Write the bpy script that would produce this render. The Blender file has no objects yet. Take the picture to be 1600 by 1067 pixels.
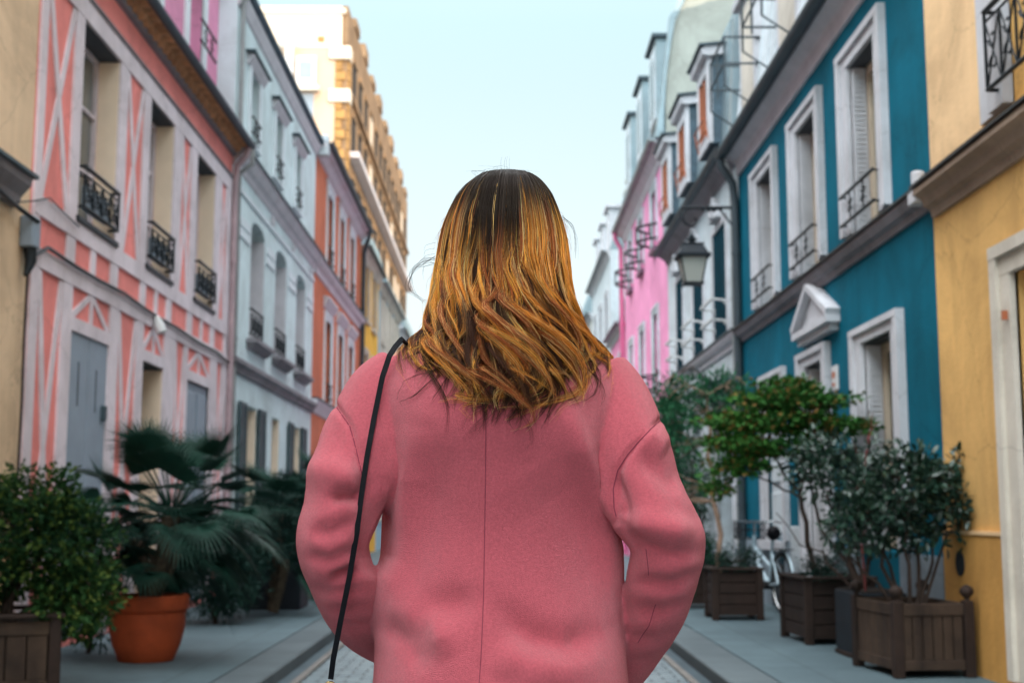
import bpy, bmesh, math, random
import numpy as np
from mathutils import Vector, Matrix
R = math.radians
scene = bpy.context.scene
COL = scene.collection

# ------------------------------------------------------------------ camera, sky, sun, exposure
cam_d = bpy.data.cameras.new("camera"); cam = bpy.data.objects.new("camera", cam_d); COL.objects.link(cam)
cam.location = (0, 0, 1.10)
cam.rotation_euler = (R(90 + 7.42), 0, R(-0.5))
cam_d.sensor_width = 36.0
cam_d.lens = 2050 / 1600 * 36
cam_d.clip_start = 0.05; cam_d.clip_end = 2000
cam_d.dof.use_dof = True; cam_d.dof.focus_distance = 1.92; cam_d.dof.aperture_fstop = 7.0
scene.camera = cam

VEIL_LOW, ZENITH_FILL, FILL_LOBE = 2.25, 6.6, 4.0
SUN_EL, SUN_AZ = 11.0, 38.0      # azimuth: degrees to the right of straight behind the camera
sx, sy, sz = math.sin(R(SUN_AZ))*math.cos(R(SUN_EL)), -math.cos(R(SUN_AZ))*math.cos(R(SUN_EL)), math.sin(R(SUN_EL))
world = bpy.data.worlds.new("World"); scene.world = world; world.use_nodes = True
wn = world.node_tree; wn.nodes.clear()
w_out = wn.nodes.new('ShaderNodeOutputWorld'); w_bg = wn.nodes.new('ShaderNodeBackground')
w_sky = wn.nodes.new('ShaderNodeTexSky'); w_sky.sky_type = 'NISHITA'; w_sky.sun_disc = False
w_sky.sun_elevation = R(SUN_EL); w_sky.sun_rotation = math.atan2(sx, sy)
w_sky.air_density = 1.0; w_sky.dust_density = 1.6; w_sky.ozone_density = 1.2
w_hs = wn.nodes.new('ShaderNodeHueSaturation'); w_hs.inputs['Saturation'].default_value = 0.42
wn.links.new(w_sky.outputs[0], w_hs.inputs['Color'])
# added veil over the blue, brightened towards the zenith as fill for the street
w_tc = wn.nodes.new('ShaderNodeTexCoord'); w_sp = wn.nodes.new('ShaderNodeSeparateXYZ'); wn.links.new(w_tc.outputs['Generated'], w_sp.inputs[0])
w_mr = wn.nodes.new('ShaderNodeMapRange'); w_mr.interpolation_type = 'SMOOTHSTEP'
w_mr.inputs['From Min'].default_value = .30; w_mr.inputs['From Max'].default_value = .95; w_mr.inputs['To Min'].default_value = VEIL_LOW; w_mr.inputs['To Max'].default_value = ZENITH_FILL
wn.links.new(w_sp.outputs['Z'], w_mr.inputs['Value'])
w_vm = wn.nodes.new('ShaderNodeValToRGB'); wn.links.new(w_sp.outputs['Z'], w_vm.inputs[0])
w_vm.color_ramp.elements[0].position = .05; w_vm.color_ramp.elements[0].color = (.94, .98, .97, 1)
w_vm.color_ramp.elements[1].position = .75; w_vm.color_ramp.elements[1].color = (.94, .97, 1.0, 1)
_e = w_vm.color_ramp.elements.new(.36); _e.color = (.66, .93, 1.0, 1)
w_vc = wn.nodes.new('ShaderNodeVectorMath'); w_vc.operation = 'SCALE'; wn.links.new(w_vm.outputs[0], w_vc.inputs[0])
# unseen bright lobe added behind the viewer to model the coat folds
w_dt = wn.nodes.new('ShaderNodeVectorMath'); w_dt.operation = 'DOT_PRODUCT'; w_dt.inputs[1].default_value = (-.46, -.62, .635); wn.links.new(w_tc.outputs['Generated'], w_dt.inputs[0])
w_lb = wn.nodes.new('ShaderNodeMapRange'); w_lb.interpolation_type = 'SMOOTHSTEP'; w_lb.inputs['From Min'].default_value = .45; w_lb.inputs['From Max'].default_value = 1.0; w_lb.inputs['To Min'].default_value = 1.0; w_lb.inputs['To Max'].default_value = FILL_LOBE
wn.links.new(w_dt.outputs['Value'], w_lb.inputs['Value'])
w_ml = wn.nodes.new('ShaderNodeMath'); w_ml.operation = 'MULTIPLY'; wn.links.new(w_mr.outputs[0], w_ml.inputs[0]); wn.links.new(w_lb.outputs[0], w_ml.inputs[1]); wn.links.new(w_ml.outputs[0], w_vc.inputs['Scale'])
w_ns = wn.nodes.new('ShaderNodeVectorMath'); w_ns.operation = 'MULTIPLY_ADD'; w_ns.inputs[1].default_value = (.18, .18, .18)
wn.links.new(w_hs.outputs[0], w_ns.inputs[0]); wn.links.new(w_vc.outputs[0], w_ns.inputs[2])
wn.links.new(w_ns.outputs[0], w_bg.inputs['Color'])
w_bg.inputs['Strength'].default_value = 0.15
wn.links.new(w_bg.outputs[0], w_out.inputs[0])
sun_d = bpy.data.lights.new("sun", 'SUN'); sun_d.energy = 2.0; sun_d.angle = R(0.5); sun_d.color = (1.0, 0.80, 0.60)
sun = bpy.data.objects.new("sun", sun_d); COL.objects.link(sun)
sun.rotation_euler = Vector((sx, sy, sz)).to_track_quat('Z', 'Y').to_euler()
scene.view_settings.view_transform = 'Standard'; scene.view_settings.look = 'None'
scene.view_settings.exposure = 1.28; scene.view_settings.gamma = 1.0; scene.view_settings.use_curve_mapping = False

# ------------------------------------------------------------------ materials
def mat(name, col, rough=0.8, var=0.12, scale=3.0, bump=0.15, bscale=60.0, metal=0.0, spec=0.3, col2=None, streak=0.0, sheen=0.0):
    m = bpy.data.materials.new(name); m.use_nodes = True
    nt = m.node_tree; p = nt.nodes['Principled BSDF']
    tc = nt.nodes.new('ShaderNodeTexCoord')
    n = nt.nodes.new('ShaderNodeTexNoise'); n.inputs['Scale'].default_value = scale; n.inputs['Detail'].default_value = 7; n.inputs['Roughness'].default_value = .62
    nt.links.new(tc.outputs['Object'], n.inputs['Vector'])
    src = n.outputs['Fac']
    if streak > 0:   # rain streaks: noise stretched down the wall
        mp = nt.nodes.new('ShaderNodeMapping'); mp.inputs['Scale'].default_value = (3.1, 3.1, .35)
        nt.links.new(tc.outputs['Object'], mp.inputs['Vector'])
        n2 = nt.nodes.new('ShaderNodeTexNoise'); n2.inputs['Scale'].default_value = 1.2; n2.inputs['Detail'].default_value = 6; n2.inputs['Distortion'].default_value = .6
        nt.links.new(mp.outputs[0], n2.inputs['Vector'])
        mx = nt.nodes.new('ShaderNodeMix'); mx.data_type = 'FLOAT'; mx.inputs[0].default_value = streak
        nt.links.new(n.outputs['Fac'], mx.inputs[2]); nt.links.new(n2.outputs['Fac'], mx.inputs[3]); src = mx.outputs[0]
    cr = nt.nodes.new('ShaderNodeValToRGB')
    c = np.array(col, float); c2 = np.array(col2, float) if col2 is not None else c*(1+var)
    c1 = c*(1-var) if col2 is None else c
    cr.color_ramp.elements[0].position = .32; cr.color_ramp.elements[1].position = .68
    cr.color_ramp.elements[0].color = (*np.clip(c1, 0, 1), 1); cr.color_ramp.elements[1].color = (*np.clip(c2, 0, 1), 1)
    nt.links.new(src, cr.inputs[0])
    if streak > 0:   # repainted patches, weathering and hairline cracks in the render
        n3 = nt.nodes.new('ShaderNodeTexNoise'); n3.inputs['Scale'].default_value = .9; n3.inputs['Detail'].default_value = 10; n3.inputs['Roughness'].default_value = .7; n3.inputs['Distortion'].default_value = .8
        nt.links.new(tc.outputs['Object'], n3.inputs['Vector'])
        r3 = nt.nodes.new('ShaderNodeValToRGB'); r3.color_ramp.elements[0].position = .38; r3.color_ramp.elements[1].position = .60
        r3.color_ramp.elements[0].color = (.80, .79, .78, 1); r3.color_ramp.elements[1].color = (1.05, 1.05, 1.05, 1); nt.links.new(n3.outputs['Fac'], r3.inputs[0])
        vo = nt.nodes.new('ShaderNodeTexVoronoi'); vo.feature = 'DISTANCE_TO_EDGE'; vo.inputs['Scale'].default_value = .8
        wp = nt.nodes.new('ShaderNodeVectorMath'); wp.operation = 'MULTIPLY_ADD'; wp.inputs[1].default_value = (.5, .5, .5); nt.links.new(n3.outputs['Color'], wp.inputs[0]); nt.links.new(tc.outputs['Object'], wp.inputs[2]); nt.links.new(wp.outputs[0], vo.inputs['Vector'])
        r4 = nt.nodes.new('ShaderNodeMapRange'); r4.inputs['From Max'].default_value = .006; r4.inputs['To Min'].default_value = .72; nt.links.new(vo.outputs['Distance'], r4.inputs['Value'])
        ma = nt.nodes.new('ShaderNodeVectorMath'); ma.operation = 'SCALE'; nt.links.new(r3.outputs[0], ma.inputs[0]); nt.links.new(r4.outputs[0], ma.inputs['Scale'])
        mb = nt.nodes.new('ShaderNodeVectorMath'); mb.operation = 'MULTIPLY'; nt.links.new(cr.outputs[0], mb.inputs[0]); nt.links.new(ma.outputs[0], mb.inputs[1]); nt.links.new(mb.outputs[0], p.inputs['Base Color'])
    else: nt.links.new(cr.outputs[0], p.inputs['Base Color'])
    p.inputs['Roughness'].default_value = rough; p.inputs['Metallic'].default_value = metal
    p.inputs['Specular IOR Level'].default_value = spec
    if sheen: p.inputs['Sheen Weight'].default_value = sheen; p.inputs['Sheen Roughness'].default_value = .4
    if bump > 0:
        b = nt.nodes.new('ShaderNodeBump'); b.inputs['Strength'].default_value = bump; b.inputs['Distance'].default_value = .01
        nb = nt.nodes.new('ShaderNodeTexNoise'); nb.inputs['Scale'].default_value = bscale; nb.inputs['Detail'].default_value = 4
        nt.links.new(tc.outputs['Object'], nb.inputs['Vector']); nt.links.new(nb.outputs['Fac'], b.inputs['Height'])
        nt.links.new(b.outputs[0], p.inputs['Normal'])
    return m

M = {}
def mm(k, *a, **kw): M[k] = mat(k, *a, **kw)
mm('pink_plaster', (.88, .27, .24), .85, .10, 1.5, .2, 40, streak=.5)
mm('pink_attic', (.72, .28, .44), .85, .08, 1.5, .2, 40, streak=.5)
mm('timber_lilac', (.74, .64, .68), .75, .10, 4, .25, 30, streak=.4)
mm('yellow_plaster', (.72, .42, .145), .85, .12, 1.2, .3, 30, streak=.55)
mm('yellow_deep', (.58, .30, .08), .85, .16, 1.3, .35, 30, streak=.5)
mm('yellow_pale', (.82, .55, .30), .85, .10, 1.2, .3, 30, streak=.55)
mm('cream_yellow', (.76, .54, .35), .85, .10, 1.2, .3, 30, streak=.55)
mm('cream_reveal', (.86, .68, .52), .7, .06, 3, .1)
mm('pale_blue', (.64, .75, .77), .85, .08, 1.3, .25, 35, streak=.5)
mm('pale_blue_trim', (.66, .71, .74), .8, .08, 2, .2)
mm('orange_plaster', (.60, .17, .085), .85, .12, 1.3, .25, 35, streak=.5)
mm('lilac_trim', (.60, .57, .60), .75, .10, 3, .2)
mm('gold_plaster', (.80, .44, .05), .85, .08, 1.3, .2)
mm('steel_blue', (.30, .46, .55), .8, .10, 1.3, .2)
mm('cream_plaster', (.62, .56, .48), .85, .08, 1.3, .2, streak=.4)
mm('stone_lit', (.24, .155, .09), .9, .45, .5, .6, 4)
mm('gable_cream', (.66, .58, .48), .9, .05, .3, .1)
mm('gable_peach', (.52, .38, .28), .9, .08, .3, .1)
mm('quoin_gold', (.36, .20, .07), .9, .25, 1.5, .3, 8)
mm('teal_plaster', (.001, .115, .175), .85, .20, 1.0, .25, 35, spec=.12, streak=.45)
mm('white_trim', (.56, .56, .59), .7, .08, 3, .15, streak=.4)
mm('grey_plinth', (.22, .27, .31), .85, .14, 2, .3, streak=.5)
mm('white_plaster', (.56, .61, .64), .85, .10, 1.3, .25, 35, streak=.5)
mm('bubble_pink', (.80, .30, .50), .85, .06, 1.3, .2, streak=.4)
mm('grey_cornice', (.24, .22, .24), .8, .15, 3, .3, streak=.5)
mm('brown_cornice', (.34, .25, .19), .8, .20, 3, .35, streak=.5)
mm('zinc', (.26, .33, .36), .45, .18, 1.5, .1, 12, metal=.5, spec=.5, streak=.6)
mm('zinc_dark', (.06, .085, .10), .5, .2, 2, .1, 12, metal=.3)
mm('party_wall', (.36, .37, .33), .9, .08, .8, .2, streak=.5)
mm('slate', (.07, .11, .14), .6, .3, 6, .3, 10)
mm('dark_iron', (.012, .016, .020), .45, .1, 5, 0, metal=.3)
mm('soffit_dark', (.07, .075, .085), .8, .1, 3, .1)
mm('pane', (.030, .042, .050), .06, .5, .8, 0, spec=.8)
mm('pane_grey', (.12, .13, .12), .12, .5, 1.2, 0, spec=.7)
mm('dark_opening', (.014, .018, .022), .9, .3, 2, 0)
mm('teal_shutter', (.003, .030, .045), .9, .2, 3, .05, spec=.04)
mm('grey_shutter', (.26, .31, .37), .6, .08, 3, .1)
mm('green_grey_shutter', (.045, .075, .085), .6, .2, 3, .1)
mm('cream_wood', (.62, .50, .38), .6, .08, 4, .1)
mm('rust_wood', (.42, .13, .06), .6, .1, 4, .1)
mm('tile_clay', (.60, .33, .18), .85, .35, 8, .3, 30)
mm('pipe_pink', (.42, .30, .32), .6, .2, 3, .1)
mm('pipe_dark', (.045, .06, .07), .5, .2, 3, .1)
mm('pipe_grey', (.28, .29, .29), .5, .2, 3, .1)
mm('wood_planter', (.026, .014, .010), .75, .45, 5, .4, 40, streak=.5)
mm('wood_planter_grey', (.018, .011, .009), .85, .4, 6, .4, 40, streak=.7, col2=(.10, .062, .040))
mm('slate_planter', (.006, .011, .017), .6, .3, 4, .2)
mm('concrete', (.16, .15, .14), .9, .2, 6, .4)
mm('terracotta', (.36, .062, .018), .7, .25, 5, .2, 60)
mm('soil', (.018, .013, .010), 1, .4, 20, .6, 40)
mm('bark_dark', (.045, .030, .024), .9, .35, 18, .6, 60)
mm('bark_pale', (.26, .17, .12), .85, .3, 14, .5, 60)
mm('palm_fibre', (.06, .045, .030), .95, .5, 25, .8, 80)
def leafmat(k, c1, c2, rough=.55, trans=.25, spec=.35):
    m = mat(k, c1, rough, .1, 2.5, 0, col2=c2, spec=spec); M[k] = m
    m.node_tree.nodes['Principled BSDF'].inputs['Transmission Weight'].default_value = 0
    m.node_tree.nodes['Principled BSDF'].inputs['Subsurface Weight'].default_value = 0
leafmat('leaf_fir', (.005, .026, .014), (.028, .078, .018), .7, spec=.12)
leafmat('leaf_palm', (.005, .026, .018), (.012, .052, .036), .55, spec=.2)
leafmat('leaf_palm_pale', (.022, .055, .042), (.055, .09, .066), .45, spec=.5)
leafmat('leaf_dark', (.005, .022, .018), (.014, .048, .034), .6, spec=.15)
leafmat('leaf_maple', (.012, .072, .018), (.045, .14, .022), .7, spec=.12)
leafmat('leaf_maple_red', (.09, .070, .018), (.17, .10, .028), .7, spec=.12)
leafmat('leaf_fir_tip', (.05, .095, .018), (.10, .14, .030), .7, spec=.12)
leafmat('leaf_glossy', (.007, .026, .018), (.025, .060, .038), .32, spec=.5)
leafmat('leaf_vine', (.008, .065, .032), (.030, .13, .055), .7, spec=.12)
mm('petal_orange', (.75, .22, .01), .6, .1, 5, 0)
mm('lamp_glass', (.38, .38, .34), .35, .05, 3, 0, spec=.5)
mm('bike_paint', (.42, .54, .60), .3, .05, 3, 0, metal=.2, spec=.6)
mm('rubber', (.012, .012, .013), .7, .2, 10, .1)
mm('chrome', (.5, .5, .5), .25, .1, 5, 0, metal=1)
mm('gold', (.75, .50, .22), .25, .1, 8, 0, metal=1)
mm('black_leather', (.004, .004, .006), .6, .2, 30, .1, 200, spec=.12)
mm('denim', (.02, .028, .05), .9, .2, 40, .2, 200)
mm('skin', (.66, .38, .27), .5, .06, 10, .05, 150)
mm('lip', (.45, .13, .11), .4, .05, 10, 0)
mm('eye_white', (.75, .74, .72), .2, .02, 10, 0, spec=.6)
mm('iris', (.05, .03, .015), .2, .02, 10, 0, spec=.6)
mm('white_plate', (.6, .6, .6), .5, .05, 4, 0)
mm('lav_wall', (.50, .46, .60), .85, .08, 1.3, .2)
mm('zinc_gutter', (.10, .13, .15), .4, .2, 3, .05, metal=.4)
mm('plum_gutter', (.20, .12, .17), .5, .2, 3, .05)
mm('ivory_wall', (.60, .60, .54), .85, .08, 1.3, .2, streak=.4)

# ------------------------------------------------------------------ mesh helpers
def tag(o, label=None, cat=None, group=None, kind=None):
    if label: o['label'] = label
    if cat: o['category'] = cat
    if group: o['group'] = group
    if kind: o['kind'] = kind
    return o
def empty(name, loc=(0, 0, 0), rz=0, label=None, cat=None, group=None):
    o = bpy.data.objects.new(name, None); COL.objects.link(o); o.location = loc; o.rotation_euler.z = rz
    o.empty_display_size = .2
    return tag(o, label, cat, group)
def mesh_obj(name, V, F, material, parent=None, smooth=False, loc=None):
    me = bpy.data.meshes.new(name); me.from_pydata([tuple(v) for v in V], [], [tuple(f) for f in F]); me.update()
    if smooth: me.polygons.foreach_set('use_smooth', [True]*len(me.polygons))
    me.materials.append(material)
    o = bpy.data.objects.new(name, me); COL.objects.link(o)
    if parent is not None: o.parent = parent
    if loc: o.location = loc
    return o
def np_mesh(name, V, F, material, parent=None, smooth=False):
    """V (n,3), F (m,k) arrays, all faces with k corners"""
    V = np.asarray(V, np.float32); F = np.asarray(F, np.int32); k = F.shape[1]
    me = bpy.data.meshes.new(name)
    me.vertices.add(len(V)); me.vertices.foreach_set('co', V.ravel())
    me.loops.add(F.size); me.loops.foreach_set('vertex_index', F.ravel())
    me.polygons.add(len(F)); me.polygons.foreach_set('loop_start', np.arange(len(F), dtype=np.int32)*k)
    me.polygons.foreach_set('loop_total', np.full(len(F), k, np.int32))
    if smooth: me.polygons.foreach_set('use_smooth', np.ones(len(F), bool))
    me.update(calc_edges=True); me.validate()
    me.materials.append(material)
    o = bpy.data.objects.new(name, me); COL.objects.link(o)
    if parent is not None: o.parent = parent
    return o
XL, XR = -3.62, 3.28
def TL(u, v, w): return (XL + w, u, v)      # left side of the street: u along, v up, w towards the street
def TR(u, v, w): return (XR - w, u, v)
def TI(x, y, z): return (x, y, z)
class MB:
    def __init__(s, T=TI): s.V = []; s.F = []; s.T = T
    def add(s, V, F):
        n = len(s.V); s.V += [s.T(*v) for v in V]; s.F += [tuple(i+n for i in f) for f in F]; return s
    def box(s, a0, a1, b0, b1, c0, c1):
        V = [(a, b, c) for a in (a0, a1) for b in (b0, b1) for c in (c0, c1)]
        return s.add(V, [(0,1,3,2),(4,6,7,5),(0,4,5,1),(2,3,7,6),(0,2,6,4),(1,5,7,3)])
    def quad(s, a, b, c, d): return s.add([a, b, c, d], [(0,1,2,3)])
    def prism(s, prof, u0, u1):             # prof: [(w, v)], swept along u
        n = len(prof); V = [(u0, v, w) for w, v in prof] + [(u1, v, w) for w, v in prof]
        F = [(i, (i+1) % n, n+(i+1) % n, n+i) for i in range(n)] + [tuple(range(n))[::-1], tuple(range(n, 2*n))]
        return s.add(V, F)
    def plate(s, poly, w0, w1):             # poly: [(u, v)], thick from w0 to w1
        n = len(poly); V = [(u, v, w0) for u, v in poly] + [(u, v, w1) for u, v in poly]
        F = [(i, (i+1) % n, n+(i+1) % n, n+i) for i in range(n)] + [tuple(range(n))[::-1], tuple(range(n, 2*n))]
        return s.add(V, F)
    def bar(s, p, q, wd, w0, w1):           # slanted bar on the wall plane
        p = np.array(p, float); q = np.array(q, float); d = q-p; d /= np.hypot(*d); n = np.array([-d[1], d[0]])*wd/2
        return s.plate([tuple(p+n), tuple(p-n), tuple(q-n), tuple(q+n)], w0, w1)
    def tube(s, pts, r, n=8, r1=None, caps=True):
        P = [Vector(p) for p in pts]; m = len(P); rs = r if isinstance(r, (list, tuple, np.ndarray)) else [r + ((r1-r)*i/(m-1) if r1 is not None else 0) for i in range(m)]
        V = []; ref = None
        for i, p in enumerate(P):
            t = (P[min(i+1, m-1)] - P[max(i-1, 0)]).normalized()
            if ref is None:
                ref = Vector((0, 0, 1)) if abs(t.z) < .9 else Vector((1, 0, 0))
            a = (ref - t*ref.dot(t)).normalized(); b = t.cross(a); ref = a
            for k in range(n):
                th = 2*math.pi*k/n; V.append(tuple(p + (a*math.cos(th) + b*math.sin(th))*rs[i]))
        F = [(i*n+k, i*n+(k+1) % n, (i+1)*n+(k+1) % n, (i+1)*n+k) for i in range(m-1) for k in range(n)]
        if caps: F += [tuple(range(n))[::-1], tuple(range((m-1)*n, m*n))]
        return s.add(V, F)
    def lathe(s, prof, c, n=32, sc=(1, 1)):            # prof [(r, z)] about vertical axis at c
        V = [(c[0]+r*math.cos(2*math.pi*k/n)*sc[0], c[1]+r*math.sin(2*math.pi*k/n)*sc[1], c[2]+z) for r, z in prof for k in range(n)]
        m = len(prof)
        F = [(i*n+k, i*n+(k+1) % n, (i+1)*n+(k+1) % n, (i+1)*n+k) for i in range(m-1) for k in range(n)]
        F += [tuple(range(n))[::-1], tuple(range((m-1)*n, m*n))]
        return s.add(V, F)
    def build(s, name, material, parent=None, smooth=False, bevel=0):
        o = mesh_obj(name, s.V, s.F, material, parent, False)
        bm = bmesh.new(); bm.from_mesh(o.data); bmesh.ops.recalc_face_normals(bm, faces=bm.faces)
        if bevel: bmesh.ops.bevel(bm, geom=list(bm.edges), offset=bevel, segments=1, affect='EDGES', clamp_overlap=True)
        bm.to_mesh(o.data); bm.free()
        if smooth:
            o.data.polygons.foreach_set('use_smooth', [True]*len(o.data.polygons))
            try: o.data.set_sharp_from_angle(angle=R(40))
            except Exception: pass
        return o

# ------------------------------------------------------------------ the setting: ground, road, pavements
def ground_mat():
    m = bpy.data.materials.new('cobbles'); m.use_nodes = True; nt = m.node_tree; p = nt.nodes['Principled BSDF']
    tc = nt.nodes.new('ShaderNodeTexCoord'); br = nt.nodes.new('ShaderNodeTexBrick')
    mp = nt.nodes.new('ShaderNodeMapping'); nt.links.new(tc.outputs['Object'], mp.inputs[0])
    nz = nt.nodes.new('ShaderNodeTexNoise'); nz.inputs['Scale'].default_value = 6
    add = nt.nodes.new('ShaderNodeVectorMath'); add.operation = 'MULTIPLY_ADD'; add.inputs[1].default_value = (.03, .03, 0)
    nt.links.new(tc.outputs['Object'], nz.inputs[0]); nt.links.new(nz.outputs['Color'], add.inputs[0]); nt.links.new(mp.outputs[0], add.inputs[2])
    nt.links.new(add.outputs[0], br.inputs['Vector'])
    br.inputs['Scale'].default_value = 1.0; br.inputs['Brick Width'].default_value = .20; br.inputs['Row Height'].default_value = .13
    br.inputs['Mortar Size'].default_value = .012; br.inputs['Mortar Smooth'].default_value = .6; br.inputs['Bias'].default_value = 0
    br.inputs['Color1'].default_value = (.12, .16, .18, 1); br.inputs['Color2'].default_value = (.20, .25, .27, 1); br.inputs['Mortar'].default_value = (.05, .06, .065, 1)
    nt.links.new(br.outputs['Color'], p.inputs['Base Color']); p.inputs['Roughness'].default_value = .42
    b = nt.nodes.new('ShaderNodeBump'); b.inputs['Strength'].default_value = .8; b.inputs['Distance'].default_value = .02; b.invert = True
    nt.links.new(br.outputs['Fac'], b.inputs['Height']); nt.links.new(b.outputs[0], p.inputs['Normal'])
    return m
def slab_mat(name, c, bw, rh, mort=.006):
    m = bpy.data.materials.new(name); m.use_nodes = True; nt = m.node_tree; p = nt.nodes['Principled BSDF']
    tc = nt.nodes.new('ShaderNodeTexCoord'); br = nt.nodes.new('ShaderNodeTexBrick')
    mp = nt.nodes.new('ShaderNodeMapping'); mp.inputs['Rotation'].default_value = (0, 0, R(90)); nt.links.new(tc.outputs['Object'], mp.inputs[0])
    nt.links.new(mp.outputs[0], br.inputs['Vector'])
    br.inputs['Scale'].default_value = 1; br.inputs['Brick Width'].default_value = bw; br.inputs['Row Height'].default_value = rh
    br.inputs['Mortar Size'].default_value = mort; br.inputs['Mortar Smooth'].default_value = .3
    c = np.array(c)
    br.inputs['Color1'].default_value = (*c*.92, 1); br.inputs['Color2'].default_value = (*c*1.06, 1); br.inputs['Mortar'].default_value = (*c*.45, 1)
    nz = nt.nodes.new('ShaderNodeTexNoise'); nz.inputs['Scale'].default_value = 1.6; nz.inputs['Detail'].default_value = 8; nz.inputs['Roughness'].default_value = .7
    nt.links.new(tc.outputs['Object'], nz.inputs[0])
    cr = nt.nodes.new('ShaderNodeValToRGB'); cr.color_ramp.elements[0].position = .3; cr.color_ramp.elements[1].position = .7
    cr.color_ramp.elements[0].color = (.62, .64, .66, 1); cr.color_ramp.elements[1].color = (1.15, 1.13, 1.1, 1)
    nt.links.new(nz.outputs['Fac'], cr.inputs[0])
    mx = nt.nodes.new('ShaderNodeMix'); mx.data_type = 'RGBA'; mx.blend_type = 'MULTIPLY'; mx.inputs[0].default_value = 1
    nt.links.new(br.outputs['Color'], mx.inputs[6]); nt.links.new(cr.outputs[0], mx.inputs[7]); nt.links.new(mx.outputs[2], p.inputs['Base Color'])
    p.inputs['Roughness'].default_value = .7
    nb = nt.nodes.new('ShaderNodeTexNoise'); nb.inputs['Scale'].default_value = 70; nt.links.new(tc.outputs['Object'], nb.inputs[0])
    b = nt.nodes.new('ShaderNodeBump'); b.inputs['Strength'].default_value = .25; b.inputs['Distance'].default_value = .006
    nt.links.new(nb.outputs['Fac'], b.inputs['Height']); nt.links.new(b.outputs[0], p.inputs['Normal'])
    return m
KL, KR = -1.58, 1.50
MB().quad((-400, -200, -.14), (400, -200, -.14), (400, 900, -.14), (-400, 900, -.14)).build('ground', M['concrete'])['kind'] = 'structure'
MB().box(KL, KR, -16, 130, -.13, -.10).build('road', ground_mat())['kind'] = 'structure'
pv = slab_mat('pavement_asphalt', (.085, .132, .152), 1.6, 1.1); kb = slab_mat('kerb_stone', (.085, .112, .125), 1.1, .5)
MB().box(XL-.3, KL-.32, -16, 130, -.13, 0.0).build('pavement', pv)['kind'] = 'structure'
MB().box(KR+.34, XR+.3, -16, 130, -.13, 0.0).build('pavement', pv)['kind'] = 'structure'
MB().box(KL-.312, KL, -16, 130, -.13, .003).build('kerb', kb, bevel=.012)['kind'] = 'structure'
MB().box(KR, KR+.332, -16, 130, -.13, .003).build('kerb', kb, bevel=.012)['kind'] = 'structure'
for x0, x1, nm in ((KL+.004, KL+.10, 'gutter_channel'), (KR-.10, KR-.004, 'gutter_channel')):
    MB().box(x0, x1, -16, 130, -.10, -.092).build(nm, M['zinc_dark'])['kind'] = 'structure'
for x0, x1 in ((KL+.10, KL+.155), (KR-.155, KR-.10)):
    MB().box(x0, x1, -16, 130, -.10, -.082).build('gutter_edge', M['concrete'], bevel=.004)['kind'] = 'structure'

# ------------------------------------------------------------------ houses
def shell(T, u0, u1, H, ops, depth=8.0, w=0.0, v0=0.0, reveal=.30):
    """front wall with openings (u0,u1,v0,v1[,reveal]) plus sides, back and top; sides stop 3 mm short of the neighbour"""
    b = MB(T); u0 += .003; u1 -= .003
    us = sorted(set([u0, u1] + [o[0] for o in ops] + [o[1] for o in ops])); vs = sorted(set([v0, H] + [o[2] for o in ops] + [o[3] for o in ops]))
    for i in range(len(us)-1):
        for j in range(len(vs)-1):
            cu, cv = (us[i]+us[i+1])/2, (vs[j]+vs[j+1])/2
            if any(o[0] < cu < o[1] and o[2] < cv < o[3] for o in ops): continue
            b.quad((us[i], vs[j], w), (us[i+1], vs[j], w), (us[i+1], vs[j+1], w), (us[i], vs[j+1], w))
    for o in ops:
        a0, a1, c0, c1 = o[:4]; r = w-(o[4] if len(o) > 4 else reveal)
        b.quad((a0, c0, w), (a0, c1, w), (a0, c1, r), (a0, c0, r)); b.quad((a1, c0, w), (a1, c1, w), (a1, c1, r), (a1, c0, r))
        b.quad((a0, c0, w), (a1, c0, w), (a1, c0, r), (a0, c0, r)); b.quad((a0, c1, w), (a1, c1, w), (a1, c1, r), (a0, c1, r))
    D = w-depth
    b.quad((u0, v0, w), (u0, H, w), (u0, H, D), (u0, v0, D)); b.quad((u1, v0, w), (u1, H, w), (u1, H, D), (u1, v0, D))
    b.quad((u0, v0, D), (u1, v0, D), (u1, H, D), (u0, H, D)); b.quad((u0, H, w), (u1, H, w), (u1, H, D), (u0, H, D))
    bm_v = b
    return bm_v
def merge_build(b, name, m, parent):
    o = mesh_obj(name, b.V, b.F, m, parent)
    bm = bmesh.new(); bm.from_mesh(o.data); bmesh.ops.remove_doubles(bm, verts=bm.verts, dist=.0005); bmesh.ops.recalc_face_normals(bm, faces=bm.faces); bm.to_mesh(o.data); bm.free()
    return o

def window(T, root, u0, u1, v0, v1, r=.30, w=0, frame=M['white_trim'], pane=M['pane'], bars=1, leafs=2, fw=.05):
    """casement set back by r: part `window` (frame) with sub-part `pane`"""
    b = MB(T); z = w-r
    b.box(u0, u0+fw, v0, v1, z, z+.05); b.box(u1-fw, u1, v0, v1, z, z+.05)
    b.box(u0+fw, u1-fw, v0, v0+fw, z, z+.05); b.box(u0+fw, u1-fw, v1-fw, v1, z, z+.05)
    if leafs == 2: c = (u0+u1)/2; b.box(c-.035, c+.035, v0+fw, v1-fw, z, z+.06)
    for k in range(bars):
        v = v0 + (v1-v0)*(k+1)/(bars+1); b.box(u0+fw, u1-fw, v-.015, v+.015, z+.005, z+.042)
    o = b.build('window', frame, root)
    MB(T).box(u0+.01, u1-.01, v0+.01, v1-.01, z-.02, z+.012).build('pane', pane, o)
    return o
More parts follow.
